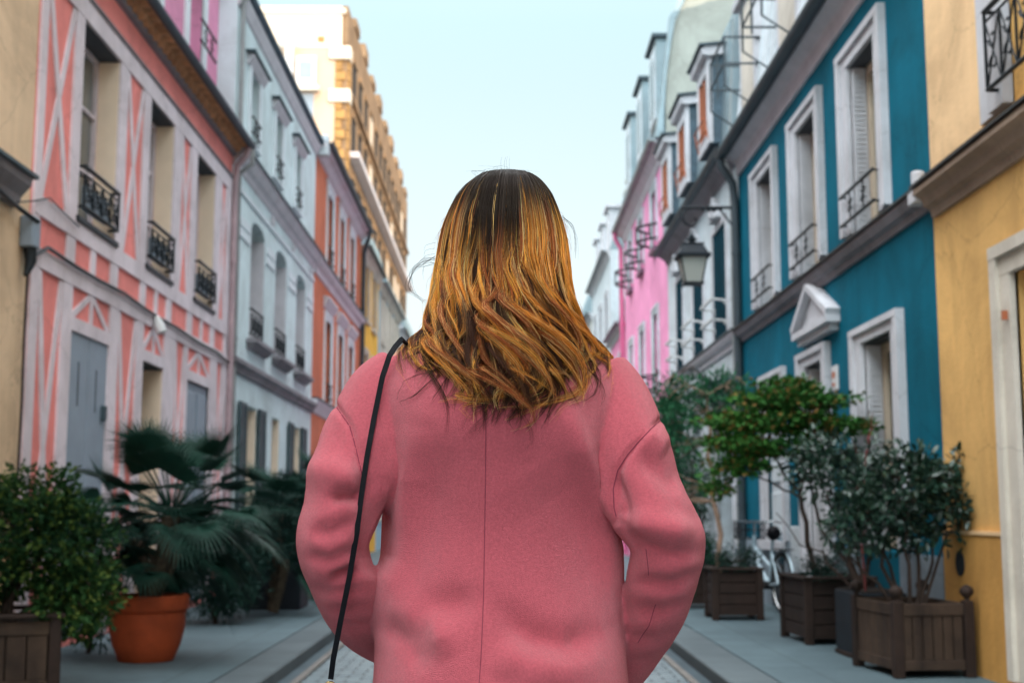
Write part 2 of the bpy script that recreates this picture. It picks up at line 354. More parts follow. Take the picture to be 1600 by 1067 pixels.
def surround(T, win, u0, u1, v0, v1, o0, o1, m, name='surround', proud=.05, bot=False):
    """moulded frame round the opening: o0 side width, o1 head height"""
    b = MB(T)
    for a, c, q in ((1.0, .62, proud*.62), (.62, 0.0, proud)):
        pass
    so, si = o0, o0*.6
    # outer flat band, inner raised band
    for s_, e_, pr in ((so, si, proud), (si, 0, proud*.55)):
        ho, hi = o1*(s_/o0), o1*(e_/o0)
        b.box(u0-s_, u0-e_, v0, v1+hi, -.02, pr); b.box(u1+e_, u1+s_, v0, v1+hi, -.02, pr)
        b.box(u0-s_, u1+s_, v1+hi, v1+ho, -.02, pr+.003)
    if bot: b.box(u0-o0, u1+o0, v0-.07, v0, -.02, proud+.03)
    return b.build(name, m, win)
def two_bar_rail(T, win, u0, u1, v0, v1, w=.12, m=M['dark_iron']):
    b = MB(T)
    for v in (v1, v0):
        b.tube([(u0, v, w), (u1, v, w)], .016, 8)
        for u in (u0+.03, u1-.03): b.tube([(u, v, w), (u, v, -.05)], .010, 6)
    for u in (u0+(u1-u0)*.3, u0+(u1-u0)*.7):
        for sgn in (1, -1): b.tube([(u-.07, (v0+v1)/2-.05*sgn, w), (u, (v0+v1)/2, w), (u+.07, (v0+v1)/2+.05*sgn, w)], .007, 5)
        b.tube([(u, v0, w), (u, v1, w)], .007, 5)
    return b.build('railing', m, win)
def ornate_rail(T, win, u0, u1, v0, v1, w=.10, m=M['dark_iron'], n=4):
    """cast-iron balconet: two rails, scrolls and belly bars"""
    b = MB(T)
    b.tube([(u0, v1, w), (u1, v1, w)], .020, 6); b.tube([(u0, v1-.07, w), (u1, v1-.07, w)], .009, 6); b.tube([(u0, v0, w), (u1, v0, w)], .016, 6)
    b.tube([(u0, v1, w), (u0, v1, -.03)], .014, 6); b.tube([(u1, v1, w), (u1, v1, -.03)], .014, 6)
    b.tube([(u0, v0, w), (u0, v0, -.03)], .014, 6); b.tube([(u1, v0, w), (u1, v0, -.03)], .014, 6)
    st = (u1-u0)/n
    for k in range(n):
        c = u0+st*(k+.5); h = (v1-.07-v0)
        b.tube([(c-st/2, v0, w), (c-st/2, v1-.07, w)], .010, 5)
        for (cy, rr, sg) in ((v0+h*.30, st*.30, 1), (v0+h*.70, st*.30, -1)):
            pts = [(c+rr*(1-.09*j)*math.cos(sg*j*.62)*1.0, cy+rr*(1-.09*j)*math.sin(sg*j*.62), w) for j in range(10)]
            b.tube(pts, .008, 4)
        b.tube([(c-st*.42, v0+.02, w), (c, v0+h*.5, w), (c+st*.42, v1-.09, w)], .007, 4)
        b.tube([(c+st*.42, v0+.02, w), (c, v0+h*.5, w), (c-st*.42, v1-.09, w)], .007, 4)
    b.tube([(u1, v0, w), (u1, v1, w)], .012, 5)
    return b.build('railing', m, win)
def shutter_leaf(T, win, u0, u1, v0, v1, w0, w1, m, slats=True):
    b = MB(T); f = .05
    b.box(u0, u0+f, v0, v1, w0, w1); b.box(u1-f, u1, v0, v1, w0, w1)
    for v in (v0, (v0+v1)/2-f/2, v1-f): b.box(u0+f, u1-f, v, v+f, w0, w1-.004)
    wm = (w0+w1)/2
    b.box(u0+f, u1-f, v0+f, v1-f, w0+.004, wm)
    if slats:
        v = v0+f+.02
        while v < v1-f-.02:
            b.prism([(wm, v), (w1-.006, v-.004), (w1-.006, v+.010), (wm, v+.026)], u0+f, u1-f); v += .05
    return b.build('shutter', m, win)
def cornice(T, root, u0, u1, prof, m, name='cornice'): return MB(T).prism(prof, u0+.004, u1-.004).build(name, m, root)
def gutter(T, root, u0, u1, w, v, r=.075, m=None):
    m = m or M['zinc_gutter']; prof = [(w+r*math.cos(a), v+r*math.sin(a)) for a in np.linspace(math.pi, 2*math.pi, 9)]
    prof += [(w+(r-.012)*math.cos(a), v+(r-.012)*math.sin(a)) for a in np.linspace(2*math.pi, math.pi, 9)]
    return MB(T).prism(prof, u0+.004, u1-.004).build('gutter', m, root, smooth=True)
def pipe(T, root, pts, r, m, name='drainpipe', clamps=()):
    b = MB(T); b.tube(pts, r, 10)
    for (u, v, w) in clamps: b.lathe([(r+.012, -.02), (r+.014, 0), (r+.012, .02)], (0, 0, 0), 10) if False else b.tube([(u, v-.02, w), (u, v+.02, w)], r+.010, 10)
    return b.build(name, m, root, smooth=True)
def mansard(T, root, u0, u1, prof, m=None, name='roof', ribs=.55):
    m = m or M['zinc']; b = MB(T); b.prism(prof, u0+.004, u1-.004)
    u = u0+.3
    while u < u1-.1:      # standing seams of the zinc sheets
        for i in range(len(prof)-1):
            (wa, va), (wb, vb) = prof[i], prof[i+1]
            if i > 3 or vb <= va+.2: break
            d = np.array([wb-wa, vb-va]); d /= np.hypot(*d); n = np.array([d[1], -d[0]])*.02
            if n[0] < 0: n = -n
            b.prism([(wa, va), (wa+n[0], va+n[1]), (wb+n[0], vb+n[1]), (wb, vb)], u, u+.02)
        u += ribs
    return b.build(name, m, root)
def chimney(T, root, u, w, v0, v1, m, pots=3, name='chimney'):
    b = MB(T); b.box(u-.55, u+.55, v0, v1, w-.28, w+.28); b.box(u-.60, u+.60, v1, v1+.12, w-.33, w+.33)
    for k in range(pots):
        c = u-.38+.76*k/max(1, pots-1); b.tube([(c, v1+.12, w), (c, v1+.5, w)], .10, 10, r1=.08)
    return b.build(name, m, root)
def std_roof(T, root, u0, u1, H, m=None, over=.25, rise=3.2):
    return mansard(T, root, u0, u1, [(over*0-.02, H), (-.75, H+rise*.75), (-3.0, H+rise), (-5.5, H+rise), (-8.0, H+.2), (-8.0, H)], m)

def build_simple(T, name_label, u0, u1, H, wallm, trimm, rows, cols, eave=.25, win_w=.95, group=None, panem=None, shut=None, rowhs=None, chim=True, roofm=None):
    root = empty('house', T(u0, 0, 0), 0, name_label, 'house'); root_inv = root
    Lc = T(u0, 0, 0)
    return root
# parts are built in street coordinates; the thing's Empty stands at its doorstep
def house_root(T, u0, u1, label, cat='house', group=None, name='town_house'):
    x, y, z = T((u0+u1)/2, 0, 0); return empty(name, (x, y, z), 0, label, cat, group)
_pend = []
def settle(root):
    """move children so that they keep their street coordinates under the Empty"""
    for ch in [o for o in bpy.data.objects if o.parent == root]:
        ch.location = (-root.location.x, -root.location.y, -root.location.z) if ch.location.length == 0 else tuple(ch.location)

GEN_ROWS = [(.9, 2.6), (3.6, 5.3), (6.2, 7.7)]
def generic_house(T, u0, u1, H, label, wallm, trimm, nrow, centres, ww=.9, roof=True, cornice_v=None, roofm=None, group='houses further down the street', eave_m=None, near=False):
    root = house_root(T, u0, u1, label, group=group)
    ops = [(c-ww/2, c+ww/2, GEN_ROWS[r][0], GEN_ROWS[r][1], .22) for r in range(nrow) for c in centres]
    merge_build(shell(T, u0, u1, H, ops), 'wall', wallm, root)
    for o in ops:
        w_ = window(T, root, o[0], o[1], o[2], o[3], .22, frame=trimm, bars=1)
        surround(T, w_, o[0], o[1], o[2], o[3], .13, .14, trimm, proud=.05, bot=True)
    cornice(T, root, u0, u1, [(0, 3.15), (0, 2.98), (.06, 3.02), (.10, 3.12), (.10, 3.15)], trimm, 'string_course')
    cornice(T, root, u0, u1, [(-.05, H), (-.05, H-.22), (.03, H-.22), (.06, H-.12), (.14, H-.04), (.14, H)], trimm)
    gutter(T, root, u0, u1, .20, H+.02, .06, m=eave_m)
    if roof: std_roof(T, root, u0, u1, H, roofm)
    settle(root); return root

# ---- LEFT: near ochre house
r_ = house_root(TL, 2, 9.9, 'ochre plaster house at the left edge with a dark ledge above the ground floor', 'house')
ops = [(6.9, 8.0, 4.0, 5.8, .25), (4.4, 5.5, 4.0, 5.8, .25), (6.9, 8.0, .9, 2.7, .25), (4.2, 5.3, .05, 2.7, .25)]
merge_build(shell(TL, 2, 9.9, 9.0, ops), 'wall', M['cream_yellow'], r_)
for o in ops: surround(TL, window(TL, r_, *o[:4], .25), *o[:4], .14, .15, M['white_trim'])
cornice(TL, r_, 2, 9.56, [(0, 3.56), (0, 3.34), (.04, 3.34), (.06, 3.42), (.13, 3.50), (.14, 3.56)], M['grey_cornice'], 'ledge')
MB(TL).box(2.0, 9.60, 3.562, 3.59, 0, .17).build('ledge_cap', M['zinc_dark'], r_)
MB(TL).box(7.2, 9.15, 3.15, 3.335, 0, .055).build('band', M['white_trim'], r_)
MB(TL).box(2.0, 9.88, 0, .75, 0, .03).build('plinth', M['yellow_pale'], r_)
std_roof(TL, r_, 2, 9.9, 9.0); settle(r_)

# ---- LEFT: pink half-timbered house 9.9 - 17.3
pk = house_root(TL, 9.9, 17.3, 'pink half-timbered house with grey crossed beams and a clay tile eave', 'house')
pw = [(10.95, 12.04), (13.13, 14.12), (15.22, 16.23)]
pops = [(a, b, 3.56, 5.34, .24) for a, b in pw] + [(10.93, 12.0, .05, 2.62, .10), (13.15, 13.97, .05, 2.62, .55), (15.04, 16.2, .05, 2.62, .10)]
merge_build(shell(TL, 9.9, 17.3, 6.05, pops), 'wall', M['pink_plaster'], pk)
tb = MB(TL)
def hbeam(v0, v1, u0=9.93, u1=17.27, w=.026): tb.box(u0, u1, v0, v1, -.02, w)
hbeam(5.34, 5.535); hbeam(3.40, 3.56); hbeam(2.995, 3.15)
cuts = [9.93] + [x for p in pops[:3] for x in p[:2]]
posts = [(9.93, 10.07), (10.73, 10.95), (12.04, 12.30), (12.88, 13.13), (14.12, 14.49), (14.94, 15.22), (16.23, 16.57), (16.93, 17.27)]
for a, b in posts: tb.box(a, b, 3.56, 5.34, -.02, .022)
lposts = [(9.93, 10.12), (10.68, 10.93), (12.0, 12.28), (12.90, 13.15), (13.97, 14.45), (14.92, 15.04), (16.2, 16.55), (16.95, 17.27)]
for a, b in lposts: tb.box(a, b, .02, 2.995, -.02, .022)
for a, b in [(9.93, 10.07), (10.73, 10.95), (11.38, 11.52), (11.97, 12.20), (12.97, 13.17), (13.53, 13.64), (14.0, 14.22), (14.95, 15.2), (15.62, 15.74), (16.15, 16.40), (16.95, 17.27)]:
    tb.box(a, b, 3.15, 3.40, -.02, .020)
xp = [(10.07, 10.73), (12.30, 12.88), (14.49, 14.94), (16.57, 16.93)]
for a, b in xp:
    tb.bar((a+.02, 5.33), (b-.02, 3.57), .085, -.02, .017); tb.bar((b-.02, 5.33), (a+.02, 3.57), .085, -.02, .014)
for a, b in [(10.12, 10.68), (12.28, 12.90), (14.45, 14.92), (16.55, 16.95)]:
    tb.bar((a+.02, 2.98), (b-.04, .3), .09, -.02, .017); tb.bar((b-.02, 2.98), (a+.04, .3), .09, -.02, .014)
for a, b in [(10.93, 12.0), (13.15, 13.97), (15.04, 16.2)]:     # lintel with the little fan of braces
    tb.box(a, b, 2.62, 2.735, -.02, .024); c = (a+b)/2
    tb.bar((c, 2.735), (c, 2.995), .07, -.02, .018)
    tb.bar((c-.02, 2.99), (a+.02, 2.74), .06, -.02, .0155); tb.bar((c+.02, 2.99), (b-.02, 2.74), .06, -.02, .0125)
tb.build('timber_frame', M['timber_lilac'], pk)
MB(TL).box(9.93, 17.27, 5.536, 5.556, 0, .05).build('moulding', M['grey_cornice'], pk)
for (a, b) in pw:
    wv = window(TL, pk, a, b, 3.62, 5.34, .24, pane=M['pane_grey'], bars=2, frame=M['timber_lilac'])
    MB(TL).box(a+.001, a+.012, 3.60, 5.325, -.185, -.004).build('reveal', M['cream_reveal'], wv); MB(TL).box(b-.012, b-.001, 3.60, 5.325, -.185, .002).build('reveal', M['cream_reveal'], wv)
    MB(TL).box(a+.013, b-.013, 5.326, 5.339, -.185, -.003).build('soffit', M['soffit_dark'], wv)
    MB(TL).box(a-.04, b+.05, 3.55, 3.60, -.30, .05).build('sill', M['dark_iron'], wv, bevel=.006)
    ornate_rail(TL, wv, a+.04, b-.05, 3.69, 4.04, .06, n=4)
    b_ = MB(TL); b_.box(a+.2, b-.25, 3.70, 3.92, -.02, .03); b_.build('flower_box', M['grey_shutter'], wv, bevel=.01)
d1 = MB(TL); d1.box(10.932, 11.46, .06, 2.618, -.08, .004); d1.box(11.475, 11.998, .06, 2.618, -.08, .006)
d1 = d1.build('door', M['grey_shutter'], pk, bevel=.006)
MB(TL).box(11.19, 11.22, 2.0, 2.38, .004, .008).box(11.68, 11.71, 1.98, 2.36, .006, .010).build('slot', M['zinc_dark'], d1)
MB(TL).box(11.86, 11.93, 1.92, 2.06, .0, .05).build('hook', M['zinc_dark'], d1, bevel=.01)
d2 = MB(TL).box(13.16, 13.96, .06, 2.61, -.55, -.50).build('door', M['dark_opening'], pk)
MB(TL).box(13.151, 13.165, .06, 2.60, -.49, -.01).build('reveal', M['cream_reveal'], d2); MB(TL).box(13.955, 13.969, .06, 2.60, -.49, .002).build('reveal', M['cream_reveal'], d2)
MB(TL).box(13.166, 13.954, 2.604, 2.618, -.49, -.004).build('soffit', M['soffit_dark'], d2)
d3 = MB(TL)
d3.box(15.042, 16.198, .06, 2.618, -.09, -.015)
for a in (15.10, 15.66):
    for v0, v1 in ((.15, .85), (.95, 1.65), (1.75, 2.5)): d3.box(a, a+.46, v0, v1, -.02, .004)
d3 = d3.build('door', M['grey_shutter'], pk, bevel=.008)
# clay tile eave
eb = MB(TL)
for row, (v, w1, off) in enumerate(((5.93, .11, 0), (6.005, .215, .5))):
    u = 9.95 + off*.095
    while u < 17.22:
        n = 7; ro, ri = .092, .070
        pr = [(math.cos(t)*ro, math.sin(t)*ro) for t in np.linspace(0, math.pi, n)] + [(math.cos(t)*ri, math.sin(t)*ri) for t in np.linspace(math.pi, 0, n)]
        V = [(u+.09+x, v+y-.03, w) for w in (-.02, w1) for x, y in pr]; m_ = len(pr)
        eb.add(V, [(i, (i+1) % m_, m_+(i+1) % m_, m_+i) for i in range(m_)] + [(i, i+1, 2*n-2-i, 2*n-1-i) for i in range(n-1)] + [(m_+i, m_+i+1, m_+2*n-2-i, m_+2*n-1-i) for i in range(n-1)])
        u += .19
eb.build('eave_tiles', M['tile_clay'], pk)
cornice(TL, pk, 9.93, 17.27, [(0, 5.93), (0, 5.86), (.05, 5.87), (.06, 5.92)], M['grey_cornice'], 'eave_moulding')
cornice(TL, pk, 9.93, 17.27, [(-.30, 6.10), (-.30, 6.06), (.22, 6.085), (.22, 6.11)], M['soffit_dark'], 'eave_board')
gutter(TL, pk, 9.93, 17.3, .255, 6.01, .055, M['zinc_dark'])
# attic storey set back
at = shell(lambda u, v, w: TL(u, v, w), 9.9, 17.3, 8.95, [(a, b, 6.75, 8.3, .2) for a, b in ((11.3, 12.1), (13.4, 14.2), (15.55, 16.35))], depth=7.6, w=-.25, v0=6.12)
merge_build(at, 'attic_wall', M['pink_attic'], pk)
for a, b in ((11.3, 12.1), (13.4, 14.2), (15.55, 16.35)):
    wv = window(TL, pk, a, b, 6.75, 8.3, .2, -.25, frame=M['pale_blue_trim'])
    s = MB(TL); s.box(a-.16, a, 6.7, 8.45, -.26, -.21); s.box(b, b+.16, 6.7, 8.45, -.26, -.21); s.box(a, b, 8.3, 8.45, -.26, -.212); s.build('surround', M['pale_blue_trim'], wv)
    two_bar_rail(TL, wv, a-.02, b+.02, 6.85, 7.12, -.06)
mansard(TL, pk, 9.9, 17.3, [(.0, 8.95), (-.9, 10.8), (-3.0, 11.6), (-5.5, 11.6), (-7.8, 9.2), (-7.8, 8.96)])
pipe(TL, pk, [(17.2, 6.0, .24), (17.2, 5.85, .20), (17.2, 5.7, .08), (17.2, 5.5, .06), (17.2, 0.02, .06)], .042, M['pipe_pink'], clamps=[(17.2, v, .06) for v in (.8, 2.6, 4.4)])
settle(pk)

# ---- LEFT: pale blue house 17.3 - 25.05
bl = house_root(TL, 17.3, 25.05, 'pale blue three-storey house with dark shutters and hooded top windows', 'house')
bw = [(18.72, 19.80), (20.80, 21.88), (22.98, 24.02)]
uw = [(18.30, 18.95), (20.40, 21.02), (22.45, 23.05)]
gw = [(18.50, 19.42), (20.80, 21.47), (22.74, 23.66)]
bops = [(a, b, 3.56, 5.36, .32) for a, b in bw] + [(a, b, 6.44, 7.44, .22) for a, b in uw] + [(gw[0][0], gw[0][1], .95, 2.62, .25), (gw[1][0], gw[1][1], .95, 2.60, .25), (gw[2][0], gw[2][1], .95, 2.60, .25)]
merge_build(shell(TL, 17.3, 25.05, 8.22, bops), 'wall', M['pale_blue'], bl)
for k, (a, b) in enumerate(bw):
    wv = window(TL, bl, a, b, 3.60, 5.36, .32, pane=M['pane'])
    ar = MB(TL); n = 10; c = (a+b)/2; hw = (b-a)/2          # arched head infill
    for i in range(n):
        x0, x1 = -1+2*i/n, -1+2*(i+1)/n
        y0, y1 = 5.20+.145*math.sqrt(max(0, 1-x0*x0)), 5.20+.145*math.sqrt(max(0, 1-x1*x1))
        ar.plate([(c+x0*hw, y0), (c+x1*hw, y1), (c+x1*hw, 5.36), (c+x0*hw, 5.36)], -.20, .002)
    ar.build('arch', M['pale_blue'], wv)
    MB(TL).box(b-.014, b-.002, 3.62, 5.20, -.26, -.002).build('reveal', M['lilac_trim'], wv); MB(TL).box(a+.002, a+.014, 3.62, 5.20, -.26, -.002).build('reveal', M['lilac_trim'], wv)
    s = MB(TL); s.box(a-.2, b+.22, 3.50, 3.56, -.02, .16); s.prism([(0, 3.50), (0, 3.42), (.06, 3.43), (.13, 3.50)], a-.14, b+.16); s.build('sill', M['grey_cornice'], wv)
    ornate_rail(TL, wv, a+.06, b-.12, 3.66, 4.02, .02, n=3)
gb = MB(TL)                                            # shallow rustic bands between the arches
seg = [(17.45, 18.60), (19.92, 20.68), (22.00, 22.86), (24.14, 24.95)]
for a, b in seg:
    for v0, v1 in ((4.90, 5.02), (5.06, 5.18)): gb.box(a, b, v0, v1, -.01, .022)
gb.box(17.40, 24.98, 5.50, 5.56, -.01, .03); gb.build('band', M['pale_blue_trim'], bl)
for c in (20.3, 22.4, 24.55):
    s = MB(TL); s.box(c-.08, c+.08, 5.60, 5.72, -.01, .05); s.box(c-.04, c+.04, 5.565, 5.60, -.01, .03); s.build('ornament', M['lilac_trim'], bl)
cornice(TL, bl, 17.3, 25.05, [(0, 5.99), (0, 5.76), (.03, 5.78), (.05, 5.84), (.11, 5.88), (.16, 5.95), (.18, 5.99)], M['lilac_trim'])
MB(TL).box(17.31, 25.04, 5.992, 6.02, -.01, .21).build('cornice_cap', M['zinc_dark'], bl)
for a, b in uw:
    wv = window(TL, bl, a, b, 6.44, 7.44, .22, pane=M['pane'])
    s = MB(TL); s.box(a-.15, a, 6.40, 7.44, -.01, .04); s.box(b, b+.15, 6.40, 7.44, -.01, .04); s.box(a-.15, b+.15, 6.36, 6.40, -.01, .05); s.build('surround', M['pale_blue_trim'], wv)
    h = MB(TL); h.prism([(0, 7.44), (.03, 7.45), (.09, 7.53), (.11, 7.57), (0, 7.59)], a-.26, b+.28); h.build('hood', M['lilac_trim'], wv)
    MB(TL).box(a-.34, b+.36, 7.592, 7.62, -.01, .14).build('hood_cap', M['zinc_dark'], wv)
    two_bar_rail(TL, wv, a+.02, b-.02, 6.52, 6.74, .06)
cornice(TL, bl, 17.3, 25.05, [(0, 8.22), (0, 8.02), (.03, 8.04), (.09, 8.17), (.09, 8.22)], M['lilac_trim'], 'eave_moulding')
gutter(TL, bl, 17.3, 25.05, .10, 8.30, .065, M['slate'])
mansard(TL, bl, 17.3, 25.05, [(.06, 8.23), (-1.6, 10.2), (-3.5, 11.2), (-5.5, 11.2), (-8, 8.8), (-8, 8.23)], M['slate'])
cornice(TL, bl, 17.3, 25.05, [(0, 3.16), (0, 2.98), (.05, 3.0), (.07, 3.07), (.12, 3.10), (.12, 3.16)], M['grey_cornice'], 'string_course')
for k, (a, b) in enumerate(gw):
    wv = window(TL, bl, a, b, .98, 2.60, .25, pane=M['pane_grey'], frame=M['cream_wood'])
    MB(TL).box(b-.014, b-.002, .98, 2.59, -.20, -.002).build('reveal', M['cream_reveal'], wv)
    MB(TL).box(a-.06, b+.06, .88, .95, -.02, .07).build('sill', M['grey_cornice'], wv)
    if k != 1:
        shutter_leaf(TL, wv, a-.50, a-.02, .98, 2.62, .02, .06, M['green_grey_shutter']); shutter_leaf(TL, wv, b+.02, b+.58, .98, 2.62, .02, .06, M['green_grey_shutter'])
MB(TL).box(17.32, 25.03, 0, .60, 0, .03).build('plinth', M['grey_plinth'], bl)
pipe(TL, bl, [(17.42, 8.25, .13), (17.42, 8.05, .06), (17.42, 6.10, .06), (17.42, 6.03, .25), (17.42, 5.80, .24), (17.42, 5.65, .06), (17.42, .05, .06)], .036, M['pipe_grey'], clamps=[(17.42, v, .06) for v in (1.5, 3.4, 5.0)])
settle(bl)

# ---- LEFT: orange house 25.05 - 33.5
og = house_root(TL, 25.05, 33.5, 'terracotta orange house with white window hoods and a dark overhanging eave', 'house')
oc = [27.25, 29.35, 31.35]
oops = [(c-.42, c+.42, 6.20, 7.72, .22) for c in oc] + [(c-.45, c+.45, 3.35, 5.05, .22) for c in oc] + [(c-.45, c+.45, .9, 2.5, .22) for c in oc]
merge_build(shell(TL, 25.05, 33.5, 8.28, oops), 'wall', M['orange_plaster'], og)
for o in oops:
    wv = window(TL, og, o[0], o[1], o[2], o[3], .22)
    hd = .20 if o[2] > 3 else .12
    surround(TL, wv, *o[:4], .17, .16, M['pale_blue_trim'], proud=.04)
    if 3 < o[2] < 4: MB(TL).prism([(0, 5.25), (.04, 5.28), (.09, 5.38), (.12, 5.43), (.12, 5.48), (0, 5.50)], o[0]-.30, o[1]+.30).build('hood', M['lilac_trim'], wv)
    if o[2] > 6: MB(TL).prism([(0, 7.89), (.03, 7.90), (.07, 7.96), (0, 7.99)], o[0]-.26, o[1]+.26).build('hood', M['lilac_trim'], wv)
    if o[2] > 3: two_bar_rail(TL, wv, o[0], o[1], o[2]+.10, o[2]+.38, .05)
cornice(TL, og, 25.05, 33.5, [(0, 5.99), (0, 5.72), (.03, 5.73), (.05, 5.82), (.12, 5.88), (.16, 5.95), (.16, 5.99)], M['lilac_trim'])
MB(TL).box(25.06, 33.49, 5.992, 6.02, -.01, .19).build('cornice_cap', M['zinc_dark'], og)
cornice(TL, og, 25.05, 33.5, [(0, 3.26), (0, 3.0), (.03, 3.02), (.08, 3.14), (.11, 3.20), (.11, 3.26)], M['lilac_trim'], 'string_course')
MB(TL).box(25.06, 33.49, 3.262, 3.29, -.01, .14).build('string_cap', M['zinc_dark'], og)
cornice(TL, og, 25.05, 33.5, [(0, 8.28), (0, 8.06), (.04, 8.08), (.12, 8.20), (.22, 8.24), (.22, 8.28)], M['lilac_trim'], 'eave_moulding')
gutter(TL, og, 25.05, 33.5, .26, 8.34, .075, M['zinc_dark'])
MB(TL).box(25.06, 25.28, 8.05, 8.45, -.3, .24).build('eave_block', M['white_plaster'], og, bevel=.01)
mansard(TL, og, 25.05, 33.5, [(.18, 8.31), (-2.6, 9.9), (-4, 10.6), (-5.5, 10.6), (-8, 8.6), (-8, 8.31)], M['slate'])
pipe(TL, og, [(33.1, 8.25, .26), (33.1, 8.1, .24), (33.2, 7.7, .10), (33.2, .05, .08)], .06, M['pipe_dark'], clamps=[(33.2, v, .08) for v in (2, 4, 6)])
settle(og)

# ---- LEFT: further houses
g1 = generic_house(TL, 33.5, 38.4, 8.0, 'golden yellow house just past the orange one', M['gold_plaster'], M['cream_plaster'], 3, [34.9, 36.9], eave_m=M['pipe_dark'])
g2 = generic_house(TL, 38.4, 46.2, 7.9, 'cream fronted house with a steel blue side wall', M['steel_blue'], M['cream_plaster'], 3, [39.8, 42.2, 44.6])
MB(TL).box(38.9, 46.1, 3.16, 7.58, -.01, .02).build('cream_facing', M['cream_plaster'], g2).location = (-g2.location.x, -g2.location.y, -g2.location.z)
generic_house(TL, 46.2, 54, 7.6, 'ivory house hidden mostly by the woman on the left side', M['ivory_wall'], M['white_trim'], 3, [47.6, 50.1, 52.6])
generic_house(TL, 54, 66, 7.6, 'distant lavender house on the left side', M['lav_wall'], M['white_trim'], 3, [55.6, 58.5, 61.5, 64.4])

# ---- LEFT: tall stone building behind the row
tb_ = empty('apartment_building', (-8, 66, 0), 0, 'tall sunlit stone apartment building with a cream gable rising behind the left houses', 'building')
gb = MB(); gb.box(-24, -8, 66, 110, 0, 27.4); wall_t = gb.build('wall', M['stone_lit'], tb_)
g = MB(); g.box(-23.9, -8.30, 65.90, 65.99, 25.1, 27.35); g.box(-23.9, -8.1, 65.82, 65.985, 26.95, 27.2); g.build('gable_upper', M['gable_cream'], tb_)
g = MB(); g.box(-23.9, -8.62, 65.91, 65.99, 0, 25.08); g.build('gable_lower', M['gable_peach'], tb_)
g = MB(); random.seed(4)
for k in range(46):
    v = 1+k*.52; ln = .50 if k % 2 else .32; g.box(-8.60, -8.60+ln+.02, 65.86, 65.985, v, v+.46)
    g.box(-7.985, -7.90, 66.0, 66.0+ln*2, v, v+.46)
g.build('quoins', M['quoin_gold'], tb_)
for v in (24.9, 22.6, 17.2): MB().box(-8.95, -7.80, 65.75, 66.6, v-.45, v+.25).build('corner_stone', M['gable_cream'], tb_, bevel=.05)
wv = MB(); wv.box(-10.65, -9.60, 65.75, 65.88, 23.0, 24.6); wv = wv.build('window', M['white_plate'], tb_)
MB().box(-10.45, -9.80, 65.72, 65.748, 23.4, 24.3).build('pane', M['grey_shutter'], wv)
MB().box(-10.85, -9.4, 65.5, 65.89, 22.7, 22.95).build('sill', M['gable_cream'], wv)
MB().box(-11.15, -10.75, 65.4, 65.89, 23.0, 25.5).build('flue', M['white_plate'], tb_)
MB().box(-9.55, -9.2, 65.86, 65.895, 25.4, 25.7).build('vent', M['quoin_gold'], tb_)
MB().box(-10.6, -9.7, 65.87, 65.905, 14, 22.6).build('recess_shade', M['grey_shutter'], tb_)  # flat grey sheet on the gable, shade of a recess put into colour
for v in (19.6, 12.5): MB().box(-8.0, -7.45, 67.2, 109.9, v, v+.30).build('balcony', M['lilac_trim'], tb_)
for v in (22.8, 16.2): MB().box(-8.0, -7.8, 67.2, 109.9, v, v+.25).build('string_course', M['stone_lit'], tb_)
random.seed(9)
for row, v in enumerate((8.5, 13.2, 16.8, 20.2, 23.2)):
    for k in range(13):
        u = 68.5+k*3.15
        wv = MB().box(-8.0, -7.955, u, u+1.15, v, v+1.9).build('window', M['dark_opening'] if random.random() < .75 else M['gable_cream'], tb_)
        MB().box(-8.0, -7.88, u-.2, u+1.35, v+1.92, v+2.15).build('lintel', M['stone_lit'], wv)
for k in range(9):
    u = 69+k*4.7; MB().box(-9.2, -7.9, u, u+1.9, 27.4, 27.9+.3*(k % 2)).build('dormer', M['stone_lit'], tb_)
MB().box(-23, -8.9, 67.6, 109, 27.4, 27.7).build('roof', M['zinc'], tb_)
settle(tb_)

# ---- RIGHT: near yellow house
ye = house_root(TR, 1.9, 9.72, 'yellow plaster house at the right edge with a brown cornice and white door frame', 'house')
yops = [(7.15, 8.22, .05, 2.62, .16), (6.9, 8.1, 3.70, 5.9, .25), (4.2, 5.2, .95, 2.6, .25), (4.2, 5.2, 3.9, 5.6, .25)]
merge_build(shell(TR, 1.9, 9.72, 8.6, [(7.15, 8.22, .05, 2.62, .16), (6.9, 8.1, 3.70, 5.9, .25), (4.2, 5.2, .95, 2.6, .25), (4.2, 5.2, 3.9, 5.6, .25)]), 'wall', M['yellow_plaster'], ye)
up = MB(TR); up.box(8.62, 9.70, 3.55, 8.5, -.01, .012); up.box(1.92, 6.5, 5.95, 8.5, -.01, .012); up.build('upper_facing', M['yellow_pale'], ye)
dr = MB(TR); dr.box(7.16, 8.21, .06, 2.61, -.15, -.09)
for v0, v1 in ((.2, .9), (1.05, 1.7), (1.85, 2.5)):
    for a in (7.24, 7.74): dr.box(a, a+.40, v0, v1, -.095, -.07)
dr = dr.build('door', M['lilac_trim'], ye, bevel=.008)
MB(TR).tube([(8.10, 1.15, -.09), (8.10, 1.15, -.03), (8.0, 1.15, -.03)], .012, 8).build('handle', M['gold'], dr)
surround(TR, dr, 7.15, 8.22, .05, 2.62, .26, .20, M['cream_plaster'], proud=.07)
MB(TR).box(8.26, 8.285, 2.32, 2.38, .04, .075).build('hinge', M['rust_wood'], dr)
pl = MB(TR); pl.box(8.50, 9.70, 0, .945, 0, .035); pl.box(1.92, 6.87, 0, .945, 0, .035); pl.build('plinth', M['yellow_deep'], ye)
lb = MB(TR); lb.box(8.49, 9.70, .95, 1.05*0+.975, 0, .045); lb.build('plinth_edge', M['yellow_pale'], ye)
